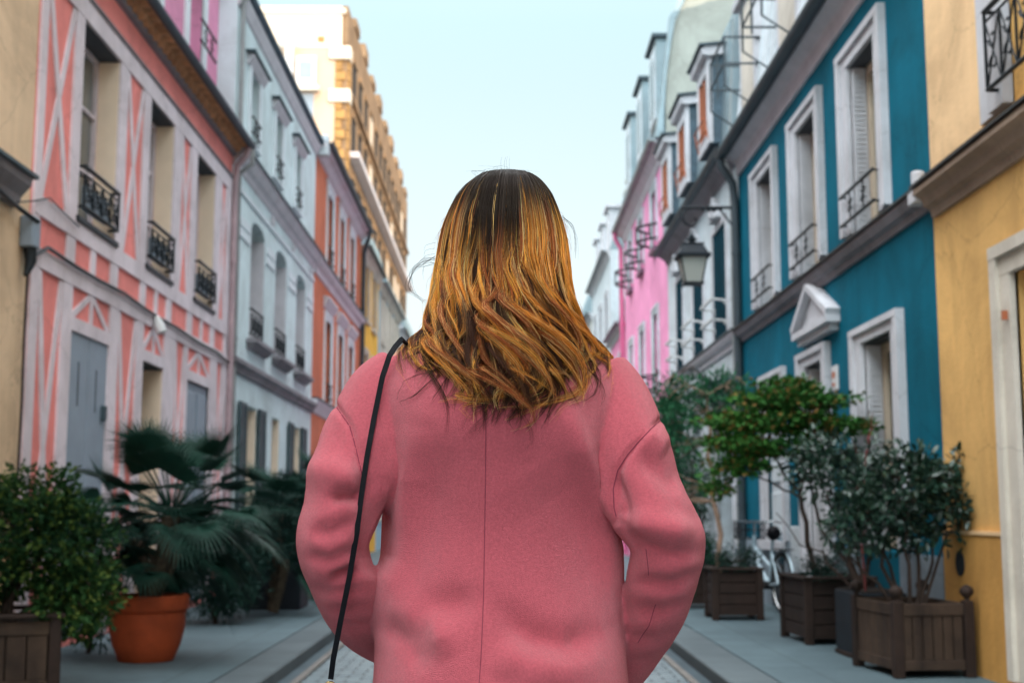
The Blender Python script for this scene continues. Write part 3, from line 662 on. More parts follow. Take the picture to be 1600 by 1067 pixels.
cornice(TR, ye, 1.9, 9.66, [(0, 3.52), (0, 3.30), (.03, 3.30), (.045, 3.36), (.09, 3.38), (.11, 3.44), (.17, 3.47), (.17, 3.51)], M['brown_cornice'])
MB(TR).box(1.92, 9.68, 3.522, 3.545, -.01, .19).build('cornice_cap', M['dark_iron'], ye)
wv = window(TR, ye, 6.9, 8.1, 3.74, 5.9, .25, frame=M['white_trim'])
s = MB(TR); s.box(8.1, 8.60, 3.70, 8.4, -.01, .03); s.box(8.1, 8.36, 3.70, 6.0, .031, .07); s.box(6.6, 8.10, 5.9, 6.2, -.01, .07); s.build('surround', M['white_trim'], wv)
ornate_rail(TR, wv, 6.9, 8.16, 3.80, 4.32, .14, n=5)
MB(TR).tube([(9.35, .745, .03), (9.35, .745, .042)], .088, 20).build('vent', M['dark_opening'], ye)
std_roof(TR, ye, 1.9, 9.72, 8.6, rise=3.4)
MB(TR).box(9.66, 9.82, 3.42, 3.52, .05, .16).tube([(9.76, 3.52, .10), (9.76, 3.68, .09)], .045, 10, r1=.055).build('hopper', M['white_trim'], ye, bevel=.01)
settle(ye)

# ---- RIGHT: teal house 9.72 - 17.65
te = house_root(TR, 9.72, 17.65, 'deep teal house with moulded white window frames and a small pediment', 'house')
tin = [(11.0, 11.89), (13.19, 14.07), (15.39, 16.29)]
tops_ = [(a, b, 3.66, 5.25, .20) for a, b in tin]
dops = [(10.80, 11.72, .78, 2.61, .20), (13.20, 13.93, .05, 2.64, .20), (15.22, 16.12, .78, 2.62, .10)]
merge_build(shell(TR, 9.72, 17.65, 5.95, tops_+dops), 'wall', M['teal_plaster'], te)
def french(a, b, v0, v1, r, rail=True, so=.28, sh=.17):
    wv = window(TR, te, a, b, v0, v1, r, frame=M['cream_wood'], bars=0, fw=.10)
    surround(TR, wv, a, b, v0, v1, so, sh, M['white_trim'], proud=.07)
    # folded louvre shutter against the far jamb
    s = MB(TR); s.box(b-.045, b-.003, v0+.02, v1-.02, -r+.06, -.01)
    v = v0+.12
    while v < v1-.1:
        s.prism([(-r+.08, v), (-.03, v), (-.03, v+.014), (-r+.08, v+.014)], b-.055, b-.045); v += .045
    s.build('shutter', M['white_trim'], wv)
    s = MB(TR); s.box(a+.003, a+.045, v0+.02, v1-.02, -r+.06, -.02); s.build('shutter', M['white_trim'], wv)
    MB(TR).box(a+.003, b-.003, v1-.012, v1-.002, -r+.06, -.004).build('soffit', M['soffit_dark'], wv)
    if rail: two_bar_rail(TR, wv, a-.06, b+.14, 3.75, 4.02, .09)
    return wv
for a, b in tin: french(a, b, 3.66, 5.25, .20)
french(10.80, 11.72, .80, 2.61, .20, False, .28, .14)
w2 = french(13.20, 13.93, .06, 2.64, .20, False, .28, .15)
w3 = MB(TR); w3.box(15.23, 16.11, .79, 2.61, -.09, -.04)
for v in (.86, 1.46, 2.06): w3.box(15.32, 16.02, v, v+.48, -.045, -.015)
w3 = w3.build('window', M['white_plaster'], te, bevel=.01); surround(TR, w3, 15.22, 16.12, .78, 2.62, .26, .15, M['white_trim'], proud=.06)
MB(TR).box(15.1, 16.4, .66, .775, 0, .09).build('sill', M['white_trim'], w3)
MB(TR).box(15.2, 15.9, .06, .50, 0, .035).build('cellar_grille', M['dark_opening'], te)
# pediment above the door
pc = 13.27
pd = MB(TR); pd.plate([(pc-.66, 3.00), (pc+.66, 3.00), (pc+.05, 3.36)], 0, .07)
pd.box(pc-.76, pc+.76, 2.93, 2.998, 0, .14); pd.box(pc-.68, pc+.68, 2.86, 2.928, 0, .09)
for (p, q) in (((pc-.76, 3.03), (pc+.05, 3.40)), ((pc+.76, 3.03), (pc+.05, 3.40))): pd.bar(p, q, .065, .0, .143 if p[0] < pc else .146)
pd.build('pediment', M['white_trim'], te)
cornice(TR, te, 9.72, 17.65, [(0, 3.53), (0, 3.38), (.03, 3.38), (.045, 3.43), (.09, 3.45), (.12, 3.50), (.12, 3.53)], M['grey_cornice'])
MB(TR).box(9.73, 17.64, 3.532, 3.555, -.01, .145).build('cornice_cap', M['dark_iron'], te)
for (a, b) in [(9.73, 10.80), (11.72+.28, 13.20-.28), (13.93+.28, 15.2), (15.9, 17.6)]:
    MB(TR).box(a if a > 9.8 else a, b, 0, .775, 0, .03).build('plinth', M['grey_plinth'], te)
MB(TR).box(14.35, 14.75, .25, .95, .03, .05).build('meter_box', M['white_plaster'], te, bevel=.008)
fz = MB(TR); fz.prism([(-.02, 5.95), (-.02, 5.68), (.03, 5.69), (.04, 5.82), (.06, 5.86), (.18, 5.93), (.18, 5.95)], 9.73, 17.60); fz.build('fascia', M['lilac_trim'], te)
MB(TR).box(9.73, 17.6, 5.951, 5.985, -.2, .22).build('eave_board', M['soffit_dark'], te)
gutter(TR, te, 9.73, 17.62, .265, 5.97, .075, M['zinc_dark'])
mansard(TR, te, 9.72, 17.65, [(.06, 5.99), (-.18, 8.3), (-.9, 10.6), (-3, 11.6), (-5.5, 11.6), (-8, 6.3), (-8, 5.99)], M['white_plaster'])
for a, b in ((11.2, 12.1), (13.9, 14.8), (16.3, 17.15)):
    dm = MB(TR); dm.box(a-.1, b+.1, 6.1, 7.9, -.7, .02); dm.box(a-.16, b+.16, 7.9, 8.0, -.7, .10); dm = dm.build('dormer', M['white_trim'], te)
    MB(TR).box(a+.04, b-.04, 6.3, 7.8, .015, .026).build('pane', M['cream_plaster'], dm)
    rb = MB(TR); w_ = .42
    for v in (6.80, 7.15):
        rb.tube([(a-.12, v, -.05), (a-.12, v, w_), (b+.12, v, w_), (b+.12, v, -.05)], .016, 6)
    for u in (a-.12, b+.12, (a+b)/2): rb.tube([(u, 6.5, w_ if u != (a+b)/2 else w_), (u, 7.16, w_)], .014, 6)
    for u in (a-.12, b+.12): rb.tube([(u, 6.5, w_), (u, 6.25, .05)], .012, 6)
    rb.build('railing', M['pipe_dark'], dm)
pipe(TR, te, [(17.52, 5.92, .265), (17.52, 5.80, .25), (17.56, 5.58, .10), (17.56, 5.3, .07), (17.56, .05, .07)], .055, M['pipe_dark'], clamps=[(17.56, v, .07) for v in (1.2, 3.0, 4.6)])
settle(te)

# ---- RIGHT: white house 17.65 - 25.35
wh = house_root(TR, 17.65, 25.35, 'white house with tall dark teal windows and a zinc mansard with three dormers', 'house')
ww_ = [(18.68, 19.84), (20.86, 21.98), (23.22, 24.12)]
wgr = [(18.5, 19.8), (21.3, 22.3), (23.6, 24.5)]
merge_build(shell(TR, 17.65, 25.35, 6.10, [(a, b, 3.62, 5.30, .08) for a, b in ww_] + [(a, b, .05, 2.6, .30) for a, b in wgr]), 'wall', M['white_plaster'], wh)
for a, b in ww_:
    wv = MB(TR); wv.box(a-.01, b+.01, 3.61, 5.31, -.07, .004); wv.box(a+.06, (a+b)/2-.02, 3.7, 5.22, .004, .014); wv.box((a+b)/2+.02, b-.06, 3.7, 5.22, .004, .014)
    wv = wv.build('window', M['teal_shutter'], wh)
    s = MB(TR); s.box(a-.13, a-.012, 3.62, 5.40, -.01, .03); s.box(b+.012, b+.13, 3.62, 5.40, -.01, .03); s.box(a-.012, b+.012, 5.312, 5.42, -.01, .027); s.build('surround', M['white_trim'], wv)
    c = (a+b)/2; h = MB(TR); h.plate([(c-.30, 5.43), (c+.30, 5.43), (c+.22, 5.62), (c+.10, 5.66), (c, 5.80), (c-.10, 5.66), (c-.22, 5.62)], -.01, .12)
    h.box(c-.08, c+.08, 5.46, 5.60, .12, .16); h.build('ornament', M['white_trim'], wv, bevel=.01)
    rb = MB(TR)
    for v in (3.86, 4.16):
        rb.box(a+.02, b-.06, v, v+.035, .20, .235)
        for u in (a+.04, b-.10): rb.tube([(u, v, .20), (u, v-.02, -.02)], .018, 6); rb.tube([(u, v-.03, .06), (u, v-.10, -.02)], .018, 6)
    rb.build('railing', M['white_plate'], wv)
for a, b in wgr:
    d = MB(TR).box(a, b, .06, 2.6, -.30, -.24).build('door', M['slate'], wh)
    surround(TR, d, a, b, .05, 2.6, .15, .16, M['white_trim'])
cornice(TR, wh, 17.65, 25.35, [(0, 3.57), (0, 3.38), (.03, 3.38), (.04, 3.44), (.09, 3.48), (.12, 3.53), (.12, 3.57)], M['lilac_trim'], 'string_course')
MB(TR).box(17.66, 25.34, 3.572, 3.595, -.01, .145).build('string_cap', M['zinc_dark'], wh)
cornice(TR, wh, 17.65, 25.35, [(0, 6.10), (0, 5.90), (.03, 5.91), (.05, 5.98), (.12, 6.03), (.19, 6.07), (.19, 6.10)], M['grey_cornice'])
gutter(TR, wh, 17.66, 25.34, .24, 6.12, .065, M['zinc_dark'])
mansard(TR, wh, 17.65, 25.35, [(.10, 6.11), (.0, 8.05), (-1.53, 11.3), (-3.2, 12.0), (-5.5, 12.0), (-8, 6.6), (-8, 6.11)], M['zinc'])
for a, b in ((18.55, 19.45), (20.85, 21.80), (23.10, 24.05)):
    dm = MB(TR); dm.box(a-.08, b+.08, 6.42, 7.82, -.6, .22); dm = dm.build('dormer', M['slate'], wh)
    f = MB(TR); f.box(a-.09, a+.09, 6.42, 7.70, .20, .262); f.box(b-.09, b+.09, 6.42, 7.70, .20, .26); f.box(a+.09, b-.09, 7.52, 7.70, .20, .26); f.box(a+.09, b-.09, 6.42, 6.60, .20, .26); f.build('dormer_front', M['white_trim'], dm)
    f = MB(TR); f.box(a+.10, b-.10, 6.61, 7.51, .205, .225); f.build('pane', M['pane'], dm)
    f = MB(TR); f.box(a+.09, a+.17, 6.60, 7.52, .222, .25); f.box(b-.17, b-.09, 6.60, 7.52, .222, .25); f.box((a+b)/2-.03, (a+b)/2+.03, 6.6, 7.52, .222, .25); f.build('casement', M['rust_wood'], dm)
    h = MB(TR); h.prism([(-.8, 7.86), (.26, 7.70), (.34, 7.72), (.36, 7.80), (.30, 7.84), (-.8, 7.96)], a-.16, b+.16); h.build('dormer_hood', M['white_trim'], dm)
    h = MB(TR); h.prism([(-.8, 7.962), (.34, 7.842), (.40, 7.84), (.40, 7.87), (-.8, 7.99)], a-.20, b+.20); h.build('dormer_cap', M['zinc_dark'], dm)
    r2 = MB(TR); r2.tube([(a+.0, 6.62, .30), (b, 6.62, .30)], .014, 6); r2.tube([(a+.0, 6.80, .32), (b, 6.80, .32)], .014, 6); r2.tube([(a, 6.5, .26), (a, 6.82, .32)], .012, 6); r2.tube([(b, 6.5, .26), (b, 6.82, .32)], .012, 6); r2.build('railing', M['rust_wood'], dm)
aw = MB(TR); aw.prism([(0, 2.98), (0, 2.90), (.45, 2.80), (.48, 2.86)], 17.9, 20.2)
for u in (18.0, 19.0, 20.1): aw.tube([(u, 2.6, .02), (u, 2.82, .42)], .018, 6)
aw.build('canopy', M['zinc_dark'], wh)
for a, b in ((17.67, 18.4), (19.95, 21.1), (22.5, 23.4)): MB(TR).box(a, b, 0, .62, 0, .04).build('plinth', M['grey_plinth'], wh)
pipe(TR, wh, [(17.76, 6.10, .24), (17.76, 6.0, .22), (17.74, 5.75, .10), (17.74, 5.5, .07), (17.74, .05, .07)], .045, M['pipe_grey'], clamps=[(17.74, v, .07) for v in (2, 4)])
settle(wh)

# ---- RIGHT: tall bright pink house 25.35 - 34.2
pr_ = house_root(TR, 25.35, 34.2, 'tall bubblegum pink house with curved iron balconets past the white house', 'house')
pc_ = [27.35, 29.95, 32.45]
pop = [(c-.42, c+.42, 6.72, 7.90, .18) for c in pc_] + [(c-.42, c+.42, 3.55, 5.25, .18) for c in pc_] + [(c-.45, c+.45, .6, 2.5, .18) for c in pc_]
merge_build(shell(TR, 25.35, 34.2, 8.42, pop), 'wall', M['bubble_pink'], pr_)
for o in pop:
    wv = window(TR, pr_, *o[:4], .18, frame=M['white_plate'], pane=M['pane_grey']); surround(TR, wv, *o[:4], .14, .16, M['white_plaster'], proud=.05)
    if o[2] > 6:
        rb = MB(TR); c = (o[0]+o[1])/2
        for v, rr in ((7.08, .38), (6.78, .38)):
            rb.tube([(c-.56+1.12*t, v, math.sin(math.pi*t)*rr+.02) for t in np.linspace(0, 1, 12)], .028, 6)
        for t in (.12, .5, .88): rb.tube([(c-.56+1.12*t, 6.78, math.sin(math.pi*t)*.38+.02), (c-.56+1.12*t, 7.08, math.sin(math.pi*t)*.38+.02)], .018, 6)
        rb.build('railing', M['dark_iron'], wv)
        MB(TR).box(c-.42, c+.42, 6.55, 6.64, 0, .10).build('sill', M['plum_gutter'], wv)
    elif o[2] > 3:
        rb = MB(TR); c = (o[0]+o[1])/2
        for v in (3.62, 3.92): rb.tube([(c-.50+1.0*t, v, math.sin(math.pi*t)*.32+.02) for t in np.linspace(0, 1, 10)], .022, 6)
        for t in (.12, .5, .88): rb.tube([(c-.5+t, 3.62, math.sin(math.pi*t)*.32+.02), (c-.5+t, 3.92, math.sin(math.pi*t)*.32+.02)], .014, 6)
        rb.build('railing', M['dark_iron'], wv)
cornice(TR, pr_, 25.35, 34.2, [(0, 8.46), (0, 8.16), (.03, 8.18), (.07, 8.28), (.16, 8.36), (.22, 8.42), (.22, 8.46)], M['lilac_trim'])
gutter(TR, pr_, 25.36, 34.3, .27, 8.50, .075, M['pipe_grey'])
mansard(TR, pr_, 25.35, 34.2, [(.12, 8.47), (-.10, 9.75), (-.32, 10.85), (-.55, 11.30), (-3, 12.6), (-5.5, 12.6), (-8, 9.6), (-8, 8.47)], M['zinc'])
pwll = MB(TR); pwll.plate([(0, 0), (1, 0), (1, 1)], 0, .01) if False else None
MB(TR).add([(u, v, w) for u in (25.26, 25.353) for (w, v) in ((.0, 6.15), (.0, 9.0), (-.02, 9.80), (-.22, 10.9), (-.45, 11.36), (-.95, 11.62), (-3.0, 12.7), (-6.0, 12.7), (-6.0, 6.15))],
    [tuple(range(9)), tuple(range(9, 18))[::-1]] + [(i, (i+1) % 9, 9+(i+1) % 9, 9+i) for i in range(9)]).build('party_wall', M['party_wall'], pr_)
MB(TR).add([(u, v, w) for u in (25.20, 25.40) for (w, v) in ((.22, 8.47), (.05, 9.55), (-.10, 10.95), (-.36, 11.46), (-.95, 11.76), (-1.0, 11.62), (-.43, 11.36), (-.20, 10.9), (-.02, 9.80), (.08, 8.47))],
    [tuple(range(10)), tuple(range(10, 20))[::-1]] + [(i, (i+1) % 10, 10+(i+1) % 10, 10+i) for i in range(10)]).build('roof_edge', M['zinc'], pr_)
for a, b in ((26.5, 27.5), (29.2, 30.2), (31.9, 32.9)):
    dm = MB(TR); dm.box(a-.1, b+.1, 9.15, 10.95, -1.2, .04); dm = dm.build('dormer', M['zinc'], pr_)
    MB(TR).box(a, b, 9.25, 10.8, .035, .065).build('dormer_front', M['white_plaster'], dm)
    MB(TR).box(a+.2, b-.2, 9.4, 10.6, .067, .075).build('pane', M['pane'], dm)
    MB(TR).box(a-.2, b+.2, 10.952, 11.02, -1.2, .13).build('dormer_cap', M['zinc_dark'], dm)
chimney(TR, pr_, 26.4, -1.6, 11.9, 12.8, M['party_wall'])
pipe(TR, pr_, [(34.05, 8.46, .27), (34.1, 8.3, .25), (34.1, 8.0, .10), (34.1, .05, .08)], .06, mat('pipe_rose', (.58, .14, .27), .6), clamps=[(34.1, v, .08) for v in (3, 6)])
settle(pr_)
# ---- RIGHT: further houses
f1 = generic_house(TR, 34.2, 38.6, 6.1, 'low pink house with a plum gutter beyond the tall pink one', M['bubble_pink'], M['white_plaster'], 2, [35.4, 37.3], eave_m=M['plum_gutter'])
f2 = generic_house(TR, 38.6, 46.4, 8.9, 'pale grey house with chimneys and mansard behind the low pink one', M['white_plaster'], M['white_trim'], 3, [39.9, 42.3, 44.8])
for (u, w, v) in ((39.2, -.9, 10.0), (43.0, -1.2, 10.5), (46.0, -1.0, 10.2)):
    chimney(TR, f2, u, w, v, v+1.2, M['party_wall']).location = (-f2.location.x, -f2.location.y, 0)
for u in (40, 42.4, 44.8):
    d_ = MB(TR).box(u-.5, u+.5, 9.1, 10.4, -1, -.05).box(u-.6, u+.6, 10.4, 10.5, -1, .05).build('dormer', M['white_trim'], f2); d_.location = (-f2.location.x, -f2.location.y, 0)
generic_house(TR, 46.4, 54, 8.2, 'ivory house hidden mostly by the woman on the right side', M['ivory_wall'], M['white_trim'], 3, [47.8, 50.2, 52.7])
generic_house(TR, 54, 66, 8.6, 'distant peach house on the right side', M['gable_peach'], M['white_trim'], 3, [55.6, 58.5, 61.5, 64.4])
# houses behind the camera (they shade the street and close it off)
generic_house(TR, -6.0, 1.9, 9.6, 'grey plaster house behind the viewer on the right', M['party_wall'], M['white_trim'], 3, [-4.6, -2.1, .4], group='houses behind the viewer')
generic_house(TR, -15, -6.0, 9.6, 'cream plaster house farthest behind the viewer on the right', M['cream_plaster'], M['white_trim'], 3, [-13.4, -10.5, -7.6], group='houses behind the viewer')
generic_house(TL, -6.0, 2.0, 8.6, 'ivory plaster house behind the viewer on the left', M['ivory_wall'], M['white_trim'], 3, [-4.6, -2.1, .4], group='houses behind the viewer')
# end of the street
er = empty('apartment_building', (0, 118, 0), 0, 'pale apartment block closing the far end of the street', 'building')
MB().box(-14, 20, 118, 126, 0, 15).build('wall', M['gable_peach'], er)
for v in (2, 5.2, 8.4, 11.6):
    for k in range(12): MB().box(-13+k*2.8, -11.8+k*2.8, 117.93, 118.01, v, v+1.9).build('window', M['pane_grey'], er)
MB().box(-14, 20, 118.5, 126, 15.0, 17).build('roof', M['zinc'], er)
settle(er)

# ------------------------------------------------------------------ small things on the walls
# street lamp on its bracket
la = empty('street_lamp', (XR-.02, 17.70, 5.27), 0, 'dark lantern hanging from a curled iron wall bracket by the teal house', 'street lamp')
lx = 2.63
b = MB(); b.tube([(XR, 17.7, 5.27), (lx-.15, 17.7, 5.27)], .022, 8); b.tube([(XR, 17.7, 4.90), (XR-.26, 17.7, 5.25)], .014, 8)
b.box(XR-.02, XR, 17.62, 17.78, 4.85, 5.36); b.box(2.86, 3.06, 17.68, 17.72, 5.235, 5.258)
for k in range(3): b.lathe([(.012, -.03), (.03, -.012), (.03, .012), (.012, .03)], (2.80+k*.07, 17.7, 5.24), 10)
c0 = Vector((lx+.02, 17.7, 5.11))
b.tube([(lx-.15, 17.7, 5.27)] + [(c0.x+(.17-.0165*j)*math.cos(math.pi*.70+j*.52), 17.7, c0.z+(.17-.0165*j)*math.sin(math.pi*.70+j*.52)) for j in range(10)], .017, 8)
b.tube([(lx, 17.7, 4.95), (lx, 17.7, 4.80)], .012, 8)
b.build('bracket', M['dark_iron'], la, smooth=True)
b = MB(); q = 4
def frus(b, z0, z1, r0, r1, cx=lx, cy=17.7):
    V = [(cx+sx_*r, cy+sy_*r, z) for z, r in ((z0, r0), (z1, r1)) for sx_, sy_ in ((-1, -1), (1, -1), (1, 1), (-1, 1))]
    b.add(V, [(0,1,2,3), (4,7,6,5)] + [(i, (i+1) % 4, 4+(i+1) % 4, 4+i) for i in range(4)])
frus(b, 4.56, 4.60, .225, .225); frus(b, 4.60, 4.74, .20, .13); frus(b, 4.74, 4.755, .145, .145); frus(b, 4.755, 4.82, .05, .035)
b.lathe([(.02, 0), (.075, .015), (.075, .03), (.03, .05), (.045, .065), (.012, .10)], (lx, 17.7, 4.80), 14)
b.build('lamp_hood', M['slate_planter'], la)
b = MB()
for s1, s2 in ((-1, -1), (1, -1), (1, 1), (-1, 1)):
    b.tube([(lx+s1*.18, 17.7+s2*.18, 4.56), (lx+s1*.115, 17.7+s2*.115, 4.22)], .011, 6); b.lathe([(.0, -.03), (.018, -.015), (.018, .02)], (lx+s1*.12, 17.7+s2*.12, 4.20), 8)
frus(b, 4.19, 4.215, .13, .13); b.build('lamp_frame', M['dark_iron'], la)
b = MB(); frus(b, 4.222, 4.555, .108, .172); b.build('lamp_glass', M['lamp_glass'], la)
settle(la)
# junction box and cables on the left facade
jb = empty('junction_box', (XL+.06, 9.78, 3.05), 0, 'pale cable junction box at the corner of the ochre and pink houses', 'cable box')
b = MB(TL); b.box(9.70, 9.86, 3.08, 3.32, .0, .11); b.build('box_body', M['grey_shutter'], jb, bevel=.012)
b = MB(TL); b.tube([(9.78, 3.08, .06), (9.78, 2.98, .07), (9.72, 2.86, .06)], [.05, .045, .02], 10); b.build('cable_gland', M['dark_iron'], jb, smooth=True)
settle(jb)
def cable(label, pts, r=.012, T=TL):
    b = MB(T); P = []
    for i in range(len(pts)-1):
        for k in range(6):
            t = k/6; p, q = pts[i], pts[i+1]; P.append((p[0]+(q[0]-p[0])*t, p[1]+(q[1]-p[1])*t - .010*math.sin(math.pi*t)*abs(q[0]-p[0]), p[2]+(q[2]-p[2])*t))
    P.append(pts[-1]); tag(b.tube(P, r, 6).build('cable', M['dark_iron'], smooth=True), label, 'cable')
cable('black cable running along the beam above the pink house doors', [(9.80, 3.02, .05), (10.2, 3.17, .05), (12.3, 3.16, .05), (14.4, 3.12, .05), (16.4, 3.10, .05), (17.25, 3.05, .05)], .016)
cable('thick black cable sagging along the ochre house to the junction box', [(7.5, 3.40, .10), (8.9, 3.36, .10), (9.5, 3.33, .06), (9.76, 3.28, .12)], .018)
cable('thin cable leaving the ochre house under the first pink window', [(9.5, 3.37, .05), (10.2, 3.57, .045), (10.93, 3.50, .045)], .007)
cable('loose cable hanging down the ochre and pink wall corner', [(9.78, 2.90, .05), (9.80, 2.4, .04), (9.79, 1.9, .05), (9.80, 1.2, .04), (9.80, .3, .04)], .010)
wl = empty('wall_lamp', (XL+.05, 12.75, 3.0), 0, 'small white lamp under the cable above the middle pink door', 'wall lamp')
b = MB(TL); b.lathe([(.02, .06), (.05, .03), (.05, -.03), (.02, -.06)], (0, 0, 0), 10) if False else b.tube([(13.45, 3.12, .06), (13.45, 3.04, .08), (13.45, 2.94, .12)], [.02, .055, .06], 10)
b.build('lamp_body', M['white_plate'], wl, smooth=True)
b = MB(TL).tube([(13.45, 3.12, .0), (13.45, 3.12, .06)], .015, 8); b.build('lamp_arm', M['pipe_grey'], wl); settle(wl)
ic = empty('intercom', (XR-.03, 12.75, 2.4), 0, 'small white intercom plate on the teal wall right of the door', 'intercom')
MB(TR).box(12.62, 12.80, 2.28, 2.52, 0, .03).build('plate', M['white_plate'], ic, bevel=.006)
MB(TR).box(12.66, 12.76, 2.40, 2.46, .03, .036).box(12.67, 12.75, 2.32, 2.35, .03, .038).build('button', M['rust_wood'], ic); settle(ic)
for (v, u, lab) in ((1.98, 9.84, 'upper'), (2.47, 9.84, 'topmost')):
    pass

# ------------------------------------------------------------------ plants
rng = np.random.default_rng(7)
def unit(a): return a/np.maximum(np.linalg.norm(a, axis=-1, keepdims=True), 1e-9)
# templates: closed outlines folded along the midrib, as triangles
def leaf_tpl(kind):
    if kind == 'oval': o = [(0, 0), (.22, .17), (.55, .24), (.85, .13), (1, 0), (.85, -.13), (.55, -.24), (.22, -.17)]
    elif kind == 'needle': o = [(0, 0), (.3, .05), (.8, .04), (1, 0), (.8, -.04), (.3, -.05)]
    elif kind == 'narrow': o = [(0, 0), (.25, .09), (.6, .10), (1, 0), (.6, -.10), (.25, -.09)]
    elif kind == 'maple':
        o = [(0, 0)]
        for k, a in enumerate((-125, -62, 0, 62, 125)):
            if k: o.append((.40+.18*math.cos(R(a-31)), .20*math.sin(R(a-31))))
            l = (.34, .52, .60, .52, .34)[k]; o.append((.40+l*math.cos(R(a)), l*math.sin(R(a))))
    elif kind == 'spray':       # small forked fir spray
        o = [(0, 0), (.25, .04), (.45, .34), (.42, .06), (.62, .30), (.60, .05), (.8, .20), (.78, .03), (1, 0), (.78, -.03), (.8, -.20), (.60, -.05), (.62, -.30), (.42, -.06), (.45, -.34), (.25, -.04)]
    V = [(.5, 0, -.04)] + [(x, y, abs(y)*.25) for x, y in o]; n = len(o)
    F = [(0, 1+i, 1+(i+1) % n) for i in range(n)]
    return np.array(V, float), np.array(F, int)
def leaves(name, P, D, size, kind, material, parent, jitter=.6):
    P = np.asarray(P, float); n = len(P)
    V, F = leaf_tpl(kind); d = unit(np.asarray(D, float) + rng.normal(0, jitter, (n, 3)))
    up = unit(rng.normal(0, .7, (n, 3)) + np.array([0, 0, 1.0])); s_ = unit(np.cross(up, d)); nn = np.cross(d, s_)
    sz = np.broadcast_to(size, (n,))*rng.uniform(.65, 1.25, n)
    W = P[:, None, :] + sz[:, None, None]*(V[None, :, 0:1]*d[:, None, :] + V[None, :, 1:2]*s_[:, None, :] + V[None, :, 2:3]*nn[:, None, :])
    FF = (F[None] + (np.arange(n)*len(V))[:, None, None]).reshape(-1, 3)
    return np_mesh(name, W.reshape(-1, 3), FF, material, parent)
def branchy(b, p0, p1, r0, r1, wob=.04, n=6):
    p0 = np.array(p0, float); p1 = np.array(p1, float); L = np.linalg.norm(p1-p0)
    P = [p0+(p1-p0)*t + (rng.normal(0, wob*L*.6, 3)*math.sin(math.pi*t) if 0 < t < 1 else 0) for t in np.linspace(0, 1, n)]
    b.tube(P, list(np.linspace(r0, r1, n)), 7); return P
def crown_clusters(c, rad, n, spread, per, flat=1.0, hollow=.35):
    """cluster centres through an ellipsoid, then leaf points round every centre"""
    dirs = unit(rng.normal(0, 1, (n, 3))); rr = rng.uniform(hollow, 1, n)**.6
    C = np.array(c) + dirs*rr[:, None]*np.array(rad)
    P = C[:, None, :] + rng.normal(0, 1, (n, per, 3))*np.array([spread, spread, spread*flat])
    D = unit(P - C[:, None, :]) + .5*dirs[:, None, :]
    return C, P.reshape(-1, 3), D.reshape(-1, 3)
def local(P, root): return np.asarray(P) - np.array(root.location)

def wooden_box(label, x, y, sx_, sy_, h, m, rz=0, finial=False, vertical=False, name='planter', leg=.05):
    root = empty(name, (x, y, 0), rz, label, 'planter')
    p = .035
    for i in (-1, 1):
        for j in (-1, 1): MB().box(i*(sx_/2)-p, i*(sx_/2)+p, j*(sy_/2)-p, j*(sy_/2)+p, 0, h+.01).build('post', m, root, bevel=.006)
    b = MB(); X, Y = sx_/2, sy_/2
    n = 6 if vertical else 4
    if vertical:
        for (v0, v1) in ((leg, leg+.07), (h-.09, h-.01)):
            for j in (-1, 1): b.box(-X+p, X-p, j*Y-.018, j*Y+.018, v0, v1); b.box(j*X-.018, j*X+.018, -Y+p, Y-p, v0, v1)
        for k in range(n):
            a = -X+p+(2*X-2*p)*k/n; wdt = (2*X-2*p)/n-.008
            for j in (-1, 1): b.box(a, a+wdt, j*Y-.010, j*Y+.010, leg+.07, h-.09)
            a = -Y+p+(2*Y-2*p)*k/n; wdt = (2*Y-2*p)/n-.008
            for j in (-1, 1): b.box(j*X-.010, j*X+.010, a, a+wdt, leg+.07, h-.09)
    else:
        for k in range(n):
            v0 = leg+(h-leg)*k/n; v1 = leg+(h-leg)*(k+1)/n-.010
            for j in (-1, 1): b.box(-X+p, X-p, j*Y-.014, j*Y+.014, v0, v1); b.box(j*X-.014, j*X+.014, -Y+p, Y-p, v0, v1)
    b.build('boards', M['wood_planter_grey'] if vertical else m, root, bevel=.004)
    if not finial:
        b = MB(); b.box(-X-.05, X+.05, -Y-.05, -Y+.03, h+.01, h+.035); b.box(-X-.05, X+.05, Y-.03, Y+.05, h+.01, h+.035); b.box(-X-.05, -X+.03, -Y+.03, Y-.03, h+.01, h+.034); b.box(X-.03, X+.05, -Y+.03, Y-.03, h+.01, h+.034); b.build('rim', m, root, bevel=.004)
    else:
        for i in (-1, 1):
            for j in (-1, 1):
                b = MB(); b.lathe([(.02, .01), (.018, .025), (.042, .05), (.048, .072), (.040, .095), (.012, .115)], (i*X, j*Y, h), 16); b.build('finial', M['wood_planter'], root, smooth=True)
    b = MB(); b.box(-X+.02, X-.02, -Y+.02, Y-.02, leg, h-.05); b.build('soil', M['soil'], root)
    return root

# terracotta pot with a fan palm
pot = empty('plant_pot', (-2.66, 10.10, 0), 0, 'terracotta pot standing on the left pavement', 'plant pot')
b = MB(); b.lathe([(.195, 0), (.205, .01), (.25, .12), (.278, .24), (.284, .36), (.280, .375), (.300, .38), (.305, .40), (.305, .47), (.298, .485), (.270, .487), (.262, .47), (.262, .40)], (0, 0, 0), 48)
b.build('pot_body', M['terracotta'], pot, smooth=True)
b = MB(); b.lathe([(.281, .352), (.289, .358), (.289, .366), (.281, .372)], (0, 0, 0), 48); b.build('pot_band', M['terracotta'], pot, smooth=True)
MB().lathe([(.0, .40), (.25, .40), (.25, .43), (.0, .445)], (0, 0, 0), 24).build('soil', M['soil'], pot)

